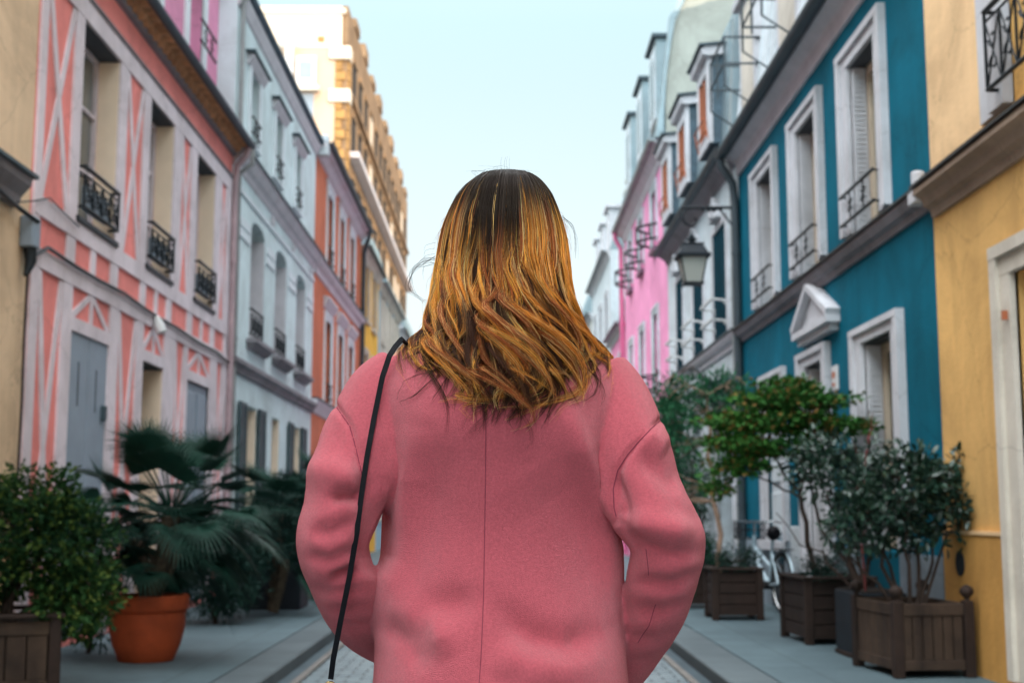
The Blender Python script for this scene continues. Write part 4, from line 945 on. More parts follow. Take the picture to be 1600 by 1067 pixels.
def palm(label, base, crown_z, nfan, reach, fan_len, m1, m2, seed, droop_fr=.45, nblade=26, lean=(0, 0), trunk_r=.055, trunks=1, min_el=-50):
    rs = np.random.default_rng(seed)
    root = empty('palm', base, 0, label, 'palm')
    b = MB(); tops = []
    for t in range(trunks):
        tp = np.array([lean[0]+rs.normal(0, .10)*(trunks > 1), lean[1]+rs.normal(0, .08)*(trunks > 1), crown_z*(1 if t == 0 else rs.uniform(.35, .75))])
        b.tube([(0, 0, .0), tuple(tp*.5+np.array([.02, 0, 0])), tuple(tp)], [trunk_r*1.15, trunk_r, trunk_r*1.25], 10); tops.append(tp)
        for k in range(40):     # fibre stubs on the trunk
            f = rs.uniform(.1, 1); a = rs.uniform(0, 6.28); p = tp*f; d = np.array([math.cos(a), math.sin(a), .9])
            b.tube([tuple(p+d*.03), tuple(p+d*np.array([.11, .11, .12]))], .010, 4, r1=.002)
    b.build('trunk', M['palm_fibre'], root)
    for k in range(nfan):
        tp = tops[0] if (k % 5 < 3) or trunks == 1 else tops[rs.integers(len(tops))]
        az = k*2.39996+rs.uniform(-.3, .3); f = (k+.5)/nfan
        el = R(64 - (64-min_el)*f**.9 + rs.uniform(-9, 9))
        if math.sin(az)*math.cos(el) < -.3 and el < R(-2): continue
        L = reach*rs.uniform(.6, 1.2)*(1 if tp is tops[0] else .75); d = np.array([math.cos(az)*math.cos(el), math.sin(az)*math.cos(el), math.sin(el)])
        sag = .25+.5*f
        pts = [tp + d*L*t - np.array([0, 0, sag*L*.30*t*t]) for t in np.linspace(0, 1, 7)]
        hub = pts[-1]; fd = unit(pts[-1]-pts[-2]); fd = unit(fd - np.array([0, 0, .25*f]))
        side = unit(np.cross(fd, [0, 0, 1.0]) + rs.normal(0, .15, 3)); side = unit(side-fd*np.dot(side, fd)); nrm = np.cross(side, fd)
        V = []; F = []
        for q in range(nblade):
            a = R(-92+184*q/(nblade-1)); bl = fan_len*(1-.28*abs(a)/2)*rs.uniform(.88, 1.06)
            bd = unit(fd*math.cos(a) + side*math.sin(a) + nrm*.22*abs(math.sin(a)))
            wv = unit(np.cross(bd, nrm)); nseg = 6
            for s_ in range(nseg+1):
                t = s_/nseg; wd = (.0025+.0095*math.sin(min(1, t*2.2)*math.pi*.5))*(1-t**1.25)*fan_len/.36
                p = hub + bd*bl*t - np.array([0, 0, 1])*bl*(.10+.55*f*droop_fr*2)*max(0, t-.25)**2
                V += [p-wv*wd, p-nrm*wd*.5, p+wv*wd]
            n0 = len(V)-3*(nseg+1)
            for s_ in range(nseg):
                i = n0+3*s_; F += [(i, i+1, i+4, i+3), (i+1, i+2, i+5, i+4)]
        mt = m2 if (f > .62 and rs.random() < .42) else m1
        o = np_mesh('frond', np.array(V), np.array(F), mt, root)
        MB().tube([tuple(p) for p in pts], .008, 5, r1=.005).build('stalk', M['leaf_dark'], o)
    return root
palm('spiky fan palm with dark upright and paler drooping fronds in the terracotta pot', (-2.66, 10.10, .42), .66, 96, .58, .37, M['leaf_palm'], M['leaf_palm_pale'], 3, trunks=4, nblade=30, min_el=-32, droop_fr=.75)
palm('dark fan palm standing behind the terracotta one, nearer the pale blue house', (-2.45, 14.4, .05), 1.05, 40, .52, .40, M['leaf_palm'], M['leaf_palm'], 11, trunks=2, nblade=28)
palm('small palm rising against the pale blue house beside the woman', (-2.35, 17.3, .40), .95, 24, .50, .42, M['leaf_palm'], M['leaf_dark'], 15, trunks=1, nblade=18)
b = MB(); dk = empty('plant_pot', (-2.62, 15.6, 0), 0, 'low dark square planter under the dark palms on the left', 'planter')
b.box(-.33, .33, -.33, .33, 0, .62); b.box(-.36, .36, -.36, .36, .62, .67); b.build('planter_body', M['slate_planter'], dk, bevel=.01)
MB().box(-.29, .29, -.29, .29, .60, .655+.03).build('soil', M['soil'], dk)
cp = empty('plant_pot', (-2.55, 17.3, 0), 0, 'rough concrete trough by the left kerb', 'planter')
b = MB(); b.box(-.38, .38, -.28, .28, 0, .42); b.box(-.41, .41, -.31, .31, .34, .43); b.build('trough_body', M['concrete'], cp, bevel=.015)
MB().box(-.34, .34, -.24, .24, .36, .445).build('soil', M['soil'], cp)

def shrub(label, root_at, stems, clusters, kind, leaf_m, leaf_sz, bark, cat='shrub', name='shrub', stem_r=.014, twig=True, leaf_m2=None, fr2=.0, group=None, jitter=.6, smooth_stems=True):
    """clusters: list of (centre, radii, n clusters, spread, leaves per cluster)"""
    root = empty(name, root_at, 0, label, cat, group); b = MB(); ends = []
    for (p0, p1, r0, r1) in stems:
        P = branchy(b, p0, p1, r0, r1, .05, 7); ends += P[3:]
    allP = []; allD = []
    for cl in clusters:
        C, P, D = crown_clusters(*cl); allP.append(P); allD.append(D)
        if twig and ends:
            E_ = np.array(ends)
            for q in C[::2]:
                e = E_[np.argmin(np.linalg.norm(E_-q, axis=1) + .3*np.maximum(0, E_[:, 2]-q[2]))]
                branchy(b, e, q, stem_r*.55, .002, .06, 5)
    b.build('trunk', bark, root, smooth=True)
    P = np.vstack(allP); D = np.vstack(allD)
    if leaf_m2 is not None:
        msk = rng.random(len(P)) < fr2
        leaves('foliage', P[~msk], D[~msk], leaf_sz, kind, leaf_m, root, jitter); leaves('foliage', P[msk], D[msk], leaf_sz, kind, leaf_m2, root, jitter)
    else: leaves('foliage', P, D, leaf_sz, kind, leaf_m, root, jitter)
    return root
# left foreground conifer shrub in a weathered box
wooden_box('weathered board planter at the bottom left corner', -3.146, 8.242, .78, .78, .47, M['wood_planter'], rz=R(19), vertical=True)
shrub('bushy dark green fir-like shrub in the weathered planter at the left edge', (-3.10, 8.25, .40),
      [((0, 0, 0), (-.15, 0, .8), .03, .01), ((.03, 0, 0), (.35, -.05, .65), .022, .008), ((.05, 0, 0), (.55, .05, .42), .02, .007), ((-.03, 0, 0), (-.45, 0, .6), .02, .008), ((0, .05, 0), (.1, .2, .85), .02, .007), ((.02, 0, 0), (.20, .0, .88), .02, .007)],
      [((.0, 0, .52), (.56, .40, .36), 105, .038, 62), ((.42, 0, .44), (.32, .34, .34), 62, .036, 60), ((-.35, 0, .58), (.40, .35, .35), 50, .04, 60), ((.15, 0, .80), (.36, .25, .17), 40, .036, 50), ((.52, -.1, .16), (.22, .25, .26), 30, .036, 50)],
      'spray', M['leaf_fir'], .055, M['bark_dark'], jitter=.5, leaf_m2=M['leaf_fir_tip'], fr2=.22)
shrub('low dark hedge plant between the weathered planter and the terracotta pot', (-3.25, 10.6, .0), [((0, 0, 0), (.1, 0, .5), .02, .01)],
      [((.0, 0, .40), (.30, .5, .34), 60, .06, 40)], 'narrow', M['leaf_dark'], .06, M['bark_dark'])
shrub('dense dark green bush behind the dark square planter', (-2.85, 13.4, .0), [((0, 0, 0), (.1, 0, .8), .02, .01), ((0, 0, 0), (-.2, 0, .7), .02, .01)],
      [((.0, 0, .55), (.42, .5, .50), 130, .06, 45), ((.35, .6, .9), (.3, .3, .35), 50, .06, 40)], 'narrow', M['leaf_dark'], .075, M['bark_dark'])
shrub('dark leafy plant spilling from the planter next to the woman\'s elbow', (-2.55, 15.6, .62), [((0, 0, 0), (.1, 0, .7), .02, .01), ((0, 0, 0), (-.2, 0, .6), .02, .01)],
      [((.1, 0, .42), (.50, .4, .42), 120, .06, 45)], 'narrow', M['leaf_dark'], .085, M['bark_dark'])

# RIGHT planters: nearest with ball finials
wooden_box('dark wooden box planter with ball finials, nearest on the right', 2.88, 9.36, .50, .72, .50, M['wood_planter'], rz=R(6), finial=True, vertical=True)
shrub('many-stemmed glossy shrub in the planter with ball finials', (2.87, 9.36, .42),
      [((-.06, 0, 0), (-.34, .0, .85), .017, .006), ((-.03, .03, 0), (-.18, .1, .62), .016, .006), ((.0, -.03, 0), (-.05, -.1, .9), .016, .006), ((.06, 0, 0), (.14, .05, .9), .017, .006), ((.09, 0, 0), (.26, 0, .75), .015, .006), ((.10, 0, 0), (.40, .0, 1.08), .014, .004), ((-.09, 0, 0), (-.50, .05, .55), .015, .005)],
      [((-.02, 0, .86), (.36, .26, .26), 64, .042, 22), ((-.34, 0, .62), (.20, .24, .28), 30, .040, 20), ((.26, .0, .74), (.24, .24, .24), 34, .040, 20), ((.43, .0, 1.03), (.07, .06, .09), 7, .035, 14), ((.02, .0, .56), (.34, .2, .14), 22, .05, 14)],
      'oval', M['leaf_glossy'], .068, M['bark_dark'], jitter=.7)
wooden = empty('planter', (2.86, 10.30, 0), R(2), 'tall narrow slate coloured planter behind the one with finials', 'planter')
b = MB(); b.box(-.18, .18, -.33, .33, 0, .50); b.build('planter_body', M['slate_planter'], wooden, bevel=.008)
b = MB(); b.box(-.19, .19, -.34, .34, .0, .035); b.build('planter_foot', M['wood_planter'], wooden, bevel=.004)
MB().box(-.16, .16, -.31, .31, .44, .512).build('soil', M['soil'], wooden)
shrub('leaning bare-stemmed shrub with glossy leaves in the slate planter', (2.78, 10.30, .48),
      [((0, 0, 0), (-.22, .05, .75), .022, .010), ((0, 0, 0), (-.42, .1, 1.05), .020, .008), ((.03, 0, 0), (.16, .0, .70), .020, .008), ((-.02, 0, 0), (-.60, .15, .62), .010, .004), ((.02, 0, 0), (-.05, .05, 1.0), .018, .006)],
      [((-.22, .05, .98), (.32, .22, .22), 40, .055, 18), ((.05, 0, .85), (.26, .22, .28), 40, .055, 18), ((-.02, 0, .55), (.22, .2, .2), 20, .05, 14)],
      'oval', M['leaf_glossy'], .062, M['bark_dark'])
b = MB()
tw = shrub('thin reddish twig rising in front of the white framed window', (2.76, 10.05, .5), [((0, 0, 0), (.04, .0, 1.05), .008, .005), ((.04, 0, 1.05), (.10, 0, 1.36), .007, .002), ((.05, 0, 1.15), (.14, 0, 1.30), .004, .001), ((.03, 0, .9), (-.05, 0, 1.12), .004, .001)],
      [((.07, 0, 1.28), (.05, .05, .10), 5, .02, 3)], 'narrow', M['leaf_maple_red'], .035, mat('twig_red', (.15, .03, .03), .8), twig=False)
# Japanese maple
wooden_box('dark slatted wooden planter with the maple tree, right pavement', 2.84, 11.6, .54, .76, .53, M['wood_planter'], rz=R(3))
shrub('low evergreen plant round the foot of the maple', (2.84, 11.55, .48), [((0, 0, 0), (0, 0, .12), .01, .005)], [((.02, 0, .13), (.20, .22, .12), 46, .035, 30)], 'narrow', M['leaf_dark'], .045, M['bark_dark'])
mp_ = (2.66, 11.6, .48)
shrub('umbrella shaped Japanese maple turning orange at its tips', mp_,
      [((.12, 0, 0), (-.02, 0, .80), .026, .020), ((-.02, 0, .80), (-.45, -.05, 1.35), .016, .006), ((-.02, 0, .80), (.28, .05, 1.40), .016, .006), ((-.02, 0, .80), (-.10, .1, 1.65), .016, .006), ((-.02, 0, .75), (-.50, .1, 1.0), .012, .005), ((-.02, 0, .8), (.05, -.25, 1.3), .014, .005)],
      [((-.05, 0, 1.60), (.52, .42, .07), 46, .075, 54, .3), ((-.15, 0, 1.42), (.66, .45, .06), 52, .075, 54, .3), ((.28, 0, 1.36), (.34, .36, .07), 28, .07, 54, .3), ((-.52, 0, 1.22), (.36, .34, .07), 30, .07, 38, .3), ((-.60, 0, 1.02), (.26, .30, .08), 22, .065, 36, .3), ((-.14, -.1, 1.18), (.36, .30, .05), 22, .065, 34, .28), ((-.10, 0, 1.74), (.26, .24, .05), 16, .06, 36, .3), ((.10, 0, 1.08), (.22, .25, .05), 9, .06, 30, .3), ((-.72, 0, .86), (.12, .2, .08), 8, .05, 28, .4)],
      'maple', M['leaf_maple'], .058, M['bark_dark'], cat='tree', name='maple_tree', leaf_m2=M['leaf_maple_red'], fr2=.15, jitter=.5)
# birch-like climber in its planter
wooden_box('dark slatted wooden planter left of the bicycle', 2.45, 14.0, .46, .50, .50, M['wood_planter'])
shrub('low green plant round the foot of the thin pale trunk', (2.45, 14.0, .46), [((0, 0, 0), (0, 0, .12), .01, .005)], [((.02, 0, .14), (.22, .22, .14), 46, .035, 30)], 'narrow', M['leaf_dark'], .045, M['bark_dark'])
shrub('thin pale trunked tree with trailing leaves against the white house', (2.32, 14.0, .45),
      [((0, 0, 0), (-.06, .0, .9), .032, .024), ((-.06, 0, .9), (-.10, .05, 1.9), .024, .012), ((-.10, .05, 1.9), (-.45, .1, 2.12), .012, .005), ((-.10, .05, 1.9), (.25, .1, 2.1), .012, .005)],
      [((-.42, .1, 1.90), (.38, .3, .15), 34, .05, 24), ((.12, .1, 1.95), (.30, .3, .14), 26, .05, 24), ((-.52, .1, 1.50), (.10, .25, .36), 22, .04, 22), ((-.28, .1, 1.45), (.07, .2, .36), 14, .035, 20), ((.16, .0, 1.60), (.10, .2, .26), 12, .04, 18), ((-.60, .1, .95), (.18, .2, .26), 20, .045, 20)],
      'narrow', M['leaf_vine'], .085, M['bark_pale'], cat='tree', name='young_tree')
wooden_box('small dark planter next to the woman\'s right elbow', 2.30, 15.7, .50, .50, .46, M['wood_planter'])
shrub('dark green bush in the small planter next to the woman\'s right elbow', (2.28, 15.7, .42), [((0, 0, 0), (-.1, 0, .6), .02, .01), ((0, 0, 0), (.15, 0, .7), .02, .01), ((0, 0, 0), (.0, 0, 1.3), .02, .01)],
      [((.0, 0, .20), (.36, .3, .26), 80, .05, 34), ((-.05, 0, .90), (.26, .25, .55), 50, .06, 24)], 'narrow', M['leaf_dark'], .075, M['bark_dark'], leaf_m2=M['leaf_vine'], fr2=.4)
fl = empty('flower', (2.13, 14.6, .0), 0, 'small orange flower among the leaves beside the woman\'s right elbow', 'flower')
b = MB()
for k in range(7):
    a = k*.9; b.add([(0, 0, .95), (math.cos(a-.4)*.03, -.02, .95+math.sin(a-.4)*.03), (math.cos(a)*.05, -.03, .95+math.sin(a)*.05), (math.cos(a+.4)*.03, -.02, .95+math.sin(a+.4)*.03)], [(0, 1, 2, 3)])
b.build('petals', M['petal_orange'], fl); MB().tube([(0, .0, .2), (.02, .0, .6), (0, 0, .95)], .005, 5).build('stem', M['leaf_vine'], fl)
# climbing plant on the white house with arched wires
shrub('climbing vine covering the ground floor of the white house', (3.0, 21.0, .0),
      [((0, 0, 0), (-.05, -.6, 2.6), .03, .012), ((0, .2, 0), (-.1, 1.4, 2.7), .03, .012), ((-.05, -.6, 2.6), (-.15, -2.0, 2.75), .012, .006)],
      [((-.25, 1.2, 2.62), (.30, 2.2, .26), 60, .07, 26), ((-.10, 2.0, 1.5), (.2, .4, .9), 44, .06, 26), ((-.1, -.7, 1.6), (.18, .2, .9), 26, .06, 22), ((-.1, -2.2, 2.5), (.25, .6, .15), 14, .06, 20), ((-.15, .6, 1.0), (.2, .3, .5), 14, .06, 20), ((-.2, 3.2, 2.2), (.3, .4, .7), 28, .07, 24)],
      'narrow', M['leaf_vine'], .115, M['bark_dark'], cat='vine', name='climbing_vine', leaf_m2=M['leaf_dark'], fr2=.4)
ar = MB()
ar.tube([(XR-.05, 19.6, 2.75), (XR-.15, 20.0, 3.15), (XR-.2, 20.9, 3.42), (XR-.2, 22.0, 3.46), (XR-.15, 23.2, 3.40), (XR-.05, 24.2, 3.2)], .028, 7)
ar.tube([(XR, 21.5, 3.44), (XR-.2, 21.5, 3.44)], .02, 6)
tag(ar.build('trellis_arch', M['dark_iron'], smooth=True), 'bowed dark iron trellis rod above the vine on the white house', 'trellis')
# ------------------------------------------------------------------ bicycle leaning on the right wall
bk = empty('bicycle', (2.98, 14.9, 0), R(90)+R(8), 'pale blue city bicycle leaning by the teal house behind the planters', 'bicycle')
def ring(b, c, R_, r, n=36, m_=8, axis='y'):
    V = []; F = []
    for i in range(n):
        a = 2*math.pi*i/n
        for j in range(m_):
            t = 2*math.pi*j/m_; rr = R_+r*math.cos(t); V.append((c[0]+rr*math.cos(a), c[1]+r*math.sin(t), c[2]+rr*math.sin(a)))
    for i in range(n):
        for j in range(m_): F.append((i*m_+j, i*m_+(j+1) % m_, ((i+1) % n)*m_+(j+1) % m_, ((i+1) % n)*m_+j))
    b.add(V, F)
for cx in (-.52, .52):
    b = MB(); ring(b, (cx, 0, .34), .315, .020); wh_ = b.build('wheel', M['rubber'], bk, smooth=True)
    b = MB(); ring(b, (cx, 0, .34), .292, .009, m_=6)
    for k in range(18):
        a = 2*math.pi*k/18; b.tube([(cx, .02*(-1)**k, .34), (cx+.29*math.cos(a), 0, .34+.29*math.sin(a))], .0022, 4)
    b.tube([(cx, -.04, .34), (cx, .04, .34)], .022, 10); b.build('rim', M['chrome'], wh_)
    b = MB(); b.tube([(cx+.352*math.cos(a), 0, .34+.352*math.sin(a)) for a in np.linspace(R(10), R(175), 16)], .012, 6); b.build('mudguard', M['bike_paint'], bk, smooth=True)
b = MB()
for p, q, r in (((.42, 0, .62), (-.10, 0, .30), .024), ((.41, 0, .72), (-.16, 0, .50), .020), ((-.10, 0, .30), (-.24, 0, .80), .018), ((-.10, 0, .30), (-.52, .05, .34), .012), ((-.10, 0, .30), (-.52, -.05, .34), .012), ((-.20, .0, .66), (-.52, .05, .34), .010), ((-.20, 0, .66), (-.52, -.05, .34), .010), ((.38, 0, .84), (.44, 0, .58), .022), ((.44, .05, .58), (.52, .05, .34), .012), ((.44, -.05, .58), (.52, -.05, .34), .012)):
    b.tube([p, q], r, 8)
b.build('frame', M['bike_paint'], bk, smooth=True)
MB().tube([(.38, 0, .84), (.36, 0, .98)], .014, 8).tube([(.22, -.28, .98), (.33, -.22, 1.0), (.37, -.06, .99), (.37, .06, .99), (.33, .22, 1.0), (.22, .28, .98)], .013, 8).build('handlebar', M['chrome'], bk, smooth=True)
b = MB(); b.tube([(-.38, 0, .87), (-.28, 0, .875), (-.18, 0, .86), (-.08, 0, .855)], [.05, .085, .04, .02], 10); b.build('saddle', M['black_leather'], bk, smooth=True)
b = MB(); b.tube([(-.24, 0, .80), (-.255, 0, .86)], .012, 8); b.build('seat_post', M['chrome'], bk)
b = MB()
b.tube([(-.10, -.06, .30), (-.10, .06, .30)], .045, 12); b.tube([(-.10, .07, .30), (-.02, .07, .16)], .009, 6); b.tube([(-.10, -.07, .30), (-.18, -.07, .44)], .009, 6)
b.box(-.06, .02, .07, .15, .15, .17); b.box(-.22, -.14, -.15, -.07, .43, .45); b.build('crank', M['rubber'], bk)
bsk = MB()
for v in (.80, .90, 1.0): bsk.tube([(.42, -.15, v), (.68, -.15, v), (.68, .15, v), (.42, .15, v), (.42, -.15, v)], .008, 5)
for k in range(7):
    bsk.tube([(.42+.043*k, -.15, .80), (.42+.043*k, -.15, 1.0)], .005, 4); bsk.tube([(.42+.043*k, .15, .80), (.42+.043*k, .15, 1.0)], .005, 4); bsk.tube([(.68, -.15+.05*k, .80), (.68, -.15+.05*k, 1.0)], .005, 4)
bsk.box(.43, .67, -.14, .14, .80, .805); bsk.build('basket', M['dark_iron'], bk)
MB().box(-.72, -.36, -.07, .07, .70, .712).tube([(-.66, 0, .70), (-.54, .04, .36)], .007, 5).build('luggage_rack', M['dark_iron'], bk)

# ------------------------------------------------------------------ the woman
# body coordinates in millimetres: a to her right, y forward (away from the camera), b up from her waist
SC = .000976; PY = 2.0
def B(a, y, b): return (a*SC, PY + y*SC, 1.10 + b*SC)
rg = np.random.default_rng(21)
def loft(b, secs, n=40, ex=2.3):
    """secs: (b, a_left, a_right, y_back, y_front), eased between the sections"""
    V = []; S0 = np.array(secs, float); out = []
    for i in range(len(S0)-1):
        p0, p1, p2, p3 = S0[max(i-1, 0)], S0[i], S0[i+1], S0[min(i+2, len(S0)-1)]
        d = p2[0]-p1[0]; m1 = (p2-p0)/(p2[0]-p0[0])*d; m2 = (p3-p1)/(p3[0]-p1[0])*d
        for t in np.linspace(0, 1, 6)[:-1]:
            q = (2*t**3-3*t*t+1)*p1 + (t**3-2*t*t+t)*m1 + (-2*t**3+3*t*t)*p2 + (t**3-t*t)*m2; q[0] = p1[0]+d*t; out.append(tuple(q))
    out.append(tuple(S0[-1])); secs = out
    for (h, al, ar, yb, yf) in secs:
        ca, ra = (al+ar)/2, (ar-al)/2; cy, ry = (yb+yf)/2, (yf-yb)/2
        for k in range(n):
            t = 2*math.pi*k/n; c, s = math.cos(t), math.sin(t)
            V.append(B(ca+ra*abs(c)**(2/ex)*math.copysign(1, c), cy+ry*abs(s)**(2/ex)*math.copysign(1, s), h))
    m = len(secs); F = [(i*n+k, i*n+(k+1) % n, (i+1)*n+(k+1) % n, (i+1)*n+k) for i in range(m-1) for k in range(n)]
    F += [tuple(range(n))[::-1], tuple(range((m-1)*n, m*n))]
    b.add(V, F)
def limb(b, pts, n=20):
    """pts: (a, y, b, radius mm), subdivided with a smooth spline"""
    P = np.array(pts, float); m = len(P); out = []
    for i in range(m-1):
        p0, p1, p2, p3 = P[max(i-1, 0)], P[i], P[i+1], P[min(i+2, m-1)]
        for t in np.linspace(0, 1, 6)[:-1]:
            out.append(.5*((2*p1)+(-p0+p2)*t+(2*p0-5*p1+4*p2-p3)*t*t+(-p0+3*p1-3*p2+p3)*t**3))
    out.append(P[-1]); out = np.array(out)
    b.tube([B(*q[:3]) for q in out], [q[3]*SC for q in out], n)
def remeshed(name, b, material, parent, voxel, smooth=4, subsurf=0):
    o = b.build(name, material, None)
    md = o.modifiers.new('r', 'REMESH'); md.mode = 'VOXEL'; md.voxel_size = voxel; md.adaptivity = 0
    ms = o.modifiers.new('s', 'SMOOTH'); ms.iterations = smooth; ms.factor = .5
    dg = bpy.context.evaluated_depsgraph_get(); me = bpy.data.meshes.new_from_object(o.evaluated_get(dg))
    o.modifiers.clear(); old = o.data; o.data = me; bpy.data.meshes.remove(old)
    me.polygons.foreach_set('use_smooth', [True]*len(me.polygons))
    if not me.materials: me.materials.append(material)
    if parent is not None: o.parent = parent
    return o
def get_vn(me):
    n = len(me.vertices); V = np.empty(n*3, np.float32); me.vertices.foreach_get('co', V)
    N = np.empty(n*3, np.float32); me.vertices.foreach_get('normal', N)
    return V.reshape(-1, 3).astype(float), N.reshape(-1, 3).astype(float)

person = empty('person', (0, PY, -.10), 0, 'woman seen from behind in a pink wool coat, wavy golden-brown hair, hands in pockets', 'person')
# coat
cb = MB()
loft(cb, [(-600, -222, 222, -160, 150), (-450, -210, 212, -168, 148), (-266, -194, 196, -152, 142), (-190, -193, 191, -132, 140), (-110, -192, 187, -112, 138), (-30, -190, 184, -102, 138), (60, -187, 182, -118, 132), (130, -192, 188, -138, 124),
          (180, -196, 192, -133, 112), (215, -186, 186, -114, 98), (250, -158, 162, -98, 82), (278, -125, 132, -82, 66), (300, -88, 96, -70, 56), (322, -66, 72, -62, 56), (352, -58, 64, -56, 60)], ex=2.02)
LS = [(-150, 0, 215, 52), (-180, -6, 182, 60), (-199, -22, 130, 65), (-216, -44, 62, 64), (-237, -60, 5, 59), (-250, -60, -45, 55), (-241, -30, -95, 52), (-227, 25, -145, 48), (-208, 92, -182, 46), (-186, 112, -206, 38), (-150, 120, -225, 30)]
RS = [(150, 0, 215, 52), (172, -6, 178, 60), (186, -22, 130, 64), (203, -42, 70, 65), (224, -60, 10, 61), (250, -62, -42, 57), (247, -36, -92, 54), (236, 12, -150, 51), (213, 75, -200, 53), (188, 105, -246, 48), (160, 122, -278, 40), (140, 126, -300, 32)]
limb(cb, LS); limb(cb, RS)
m_coat = mat('wool_pink', (.55, .108, .136), .95, .12, 260, .6, 1000, spec=.12, sheen=.22)
coat = remeshed('coat', cb, m_coat, None, .0045, 6)
def T_(cx, cy): return (440+cx/1.817-783, 801-(480+cy/1.817))
folds = [  # (polyline, width, amplitude) in mm on the back of the coat; negative = crease
 ([(280, 380), (300, 640), (290, 760)], 20, -9), ([(400, 350), (335, 640), (296, 900)], 22, 8), ([(790, 290), (850, 450), (930, 640), (962, 830)], 15, 10),
 ([(900, 400), (940, 600), (968, 760)], 12, -9), ([(700, 480), (800, 640), (920, 860)], 40, -5), ([(300, 880), (370, 920), (430, 1000)], 12, -9), ([(330, 830), (450, 865), (500, 960)], 16, 7),
 ([(600, 820), (700, 900), (800, 935), (900, 890)], 16, -8), ([(600, 930), (700, 985), (900, 965)], 20, 7), ([(360, 870), (570, 800)], 16, -5), ([(430, 400), (400, 640), (360, 800)], 26, -3),
 ([(640, 860), (620, 1060)], 22, -3),
 ([(170, 548), (210, 538), (262, 542)], 6.5, -13), ([(110, 470), (180, 480), (250, 500)], 16, 7), ([(110, 600), (170, 590), (240, 565)], 11, 7), ([(120, 628), (170, 640), (245, 600)], 9, -10), ([(110, 665), (170, 675), (240, 650)], 9, 7),
 ([(100, 692), (170, 712), (245, 680)], 8, -10), ([(165, 766), (200, 752), (245, 735)], 6, -12), ([(100, 740), (180, 730), (240, 712)], 9, 6), ([(110, 785), (170, 800), (262, 785)], 8, -9), ([(150, 840), (210, 850), (270, 825)], 8, -8), ([(150, 815), (220, 820)], 8, 6), ([(170, 890), (220, 895), (270, 870)], 9, -7), ([(160, 330), (200, 410), (240, 480)], 12, -6), ([(150, 290), (120, 420), (90, 560)], 14, 4),
 ([(930, 605), (1000, 660), (1060, 690), (1180, 690)], 9, -12), ([(960, 600), (1040, 620), (1140, 640)], 15, 8), ([(1060, 560), (1110, 590), (1165, 600)], 10, -6), ([(980, 420), (1060, 480), (1120, 520)], 16, -5), ([(1000, 360), (1080, 420)], 15, 5),
 ([(985, 765), (1080, 775), (1170, 735)], 8, -10), ([(990, 730), (1080, 735), (1170, 710)], 10, 7), ([(985, 840), (1060, 850), (1140, 820)], 8, -9), ([(985, 800), (1080, 815), (1150, 790)], 9, 6), ([(985, 920), (1060, 940), (1120, 900)], 9, -8), ([(985, 880), (1070, 900)], 9, 5), ([(985, 1000), (1060, 1000), (1100, 960)], 9, -6), ([(930, 480), (950, 560), (960, 600)], 7, -6)]
seams = {'back': [(585, 300), (583, 500), (579, 800), (573, 960), (564, 1085)],
         'left': [(160, 285), (185, 315), (212, 350), (232, 410), (250, 478), (258, 520)], 'right': [(1074, 325), (1035, 355), (1000, 390), (965, 430), (940, 470), (928, 520), (930, 570), (938, 605)],
         'elbow': [(1012, 680), (1022, 760)], 'cuff': [(1045, 830), (1030, 890), (1002, 950)]}
for k in ('left', 'right'): folds.append((seams[k], 3.6, -4.5))
folds.append((seams['back'], 3.5, -2.2))
def seg_dist(P, A, C):
    d = C-A; L = np.dot(d, d); t = np.clip(((P-A)@d)/L, 0, 1); q = A+t[:, None]*d
    return np.linalg.norm(P-q, axis=1), t
V, N = get_vn(coat.data)
ab = np.stack([V[:, 0]/SC, (V[:, 2]-1.10)/SC], 1); facing = np.clip((.25-N[:, 1])/.6, 0, 1)
disp = np.zeros(len(V))
for pl, wd, amp in folds:
    Q = np.array([T_(*p) for p in pl]); n_ = len(Q)-1; best = np.full(len(V), 1e9); tt = np.zeros(len(V))
    for i in range(n_):
        d, t = seg_dist(ab, Q[i], Q[i+1]); u = d < best; best[u] = d[u]; tt[u] = ((i+t)/n_)[u]
    fade = np.clip(np.minimum(tt, 1-tt)/.28+.12, 0, 1) if wd > 5 else 1.0
    if amp > 0 and wd < 12: amp *= .5
    disp += amp*(2.2 if wd > 13 else 1.45 if wd < 8 else .70)*np.exp(-(best/wd)**2*.5)*fade
# long soft rumples
for f1, f2, ph, am in ((.016, .009, .4, 1.0), (-.011, .021, 2.0, .8), (.033, .012, 4.1, .35)):
    disp += am*np.sin(ab[:, 0]*f1*2 + ab[:, 1]*f2*2 + ph + 1.3*np.sin(ab[:, 1]*f1))
disp *= facing
V2 = V + N*(disp*SC)[:, None]
coat.data.vertices.foreach_set('co', V2.astype(np.float32).ravel()); coat.data.update()
coat.location = (0, -PY, .10); coat.parent = person
from mathutils.bvhtree import BVHTree
coat_bvh = BVHTree.FromPolygons([tuple(v) for v in V2], [tuple(p.vertices) for p in coat.data.polygons])
def on_back(a, b, y0=-400):
    hit = coat_bvh.ray_cast(Vector(B(a, y0, b)), Vector((0, 1, 0)))
    return hit[0]
m_seam = mat('seam_thread', (.22, .035, .060), .9, .1, 50, 0)
for k, pl in seams.items():
    Q = [T_(*p) for p in pl]; pts = []
    for i in range(len(Q)-1):
        n_ = max(2, int(math.hypot(Q[i+1][0]-Q[i][0], Q[i+1][1]-Q[i][1])/5))
        for j in range(n_):
            t = j/n_; h = on_back(Q[i][0]+(Q[i+1][0]-Q[i][0])*t, Q[i][1]+(Q[i+1][1]-Q[i][1])*t)
            if h is not None: pts.append(tuple(h))
    o = MB().tube(pts, .00065 if k in ('back', 'elbow', 'cuff') else .0009, 6).build('seam', m_seam, coat, smooth=True)

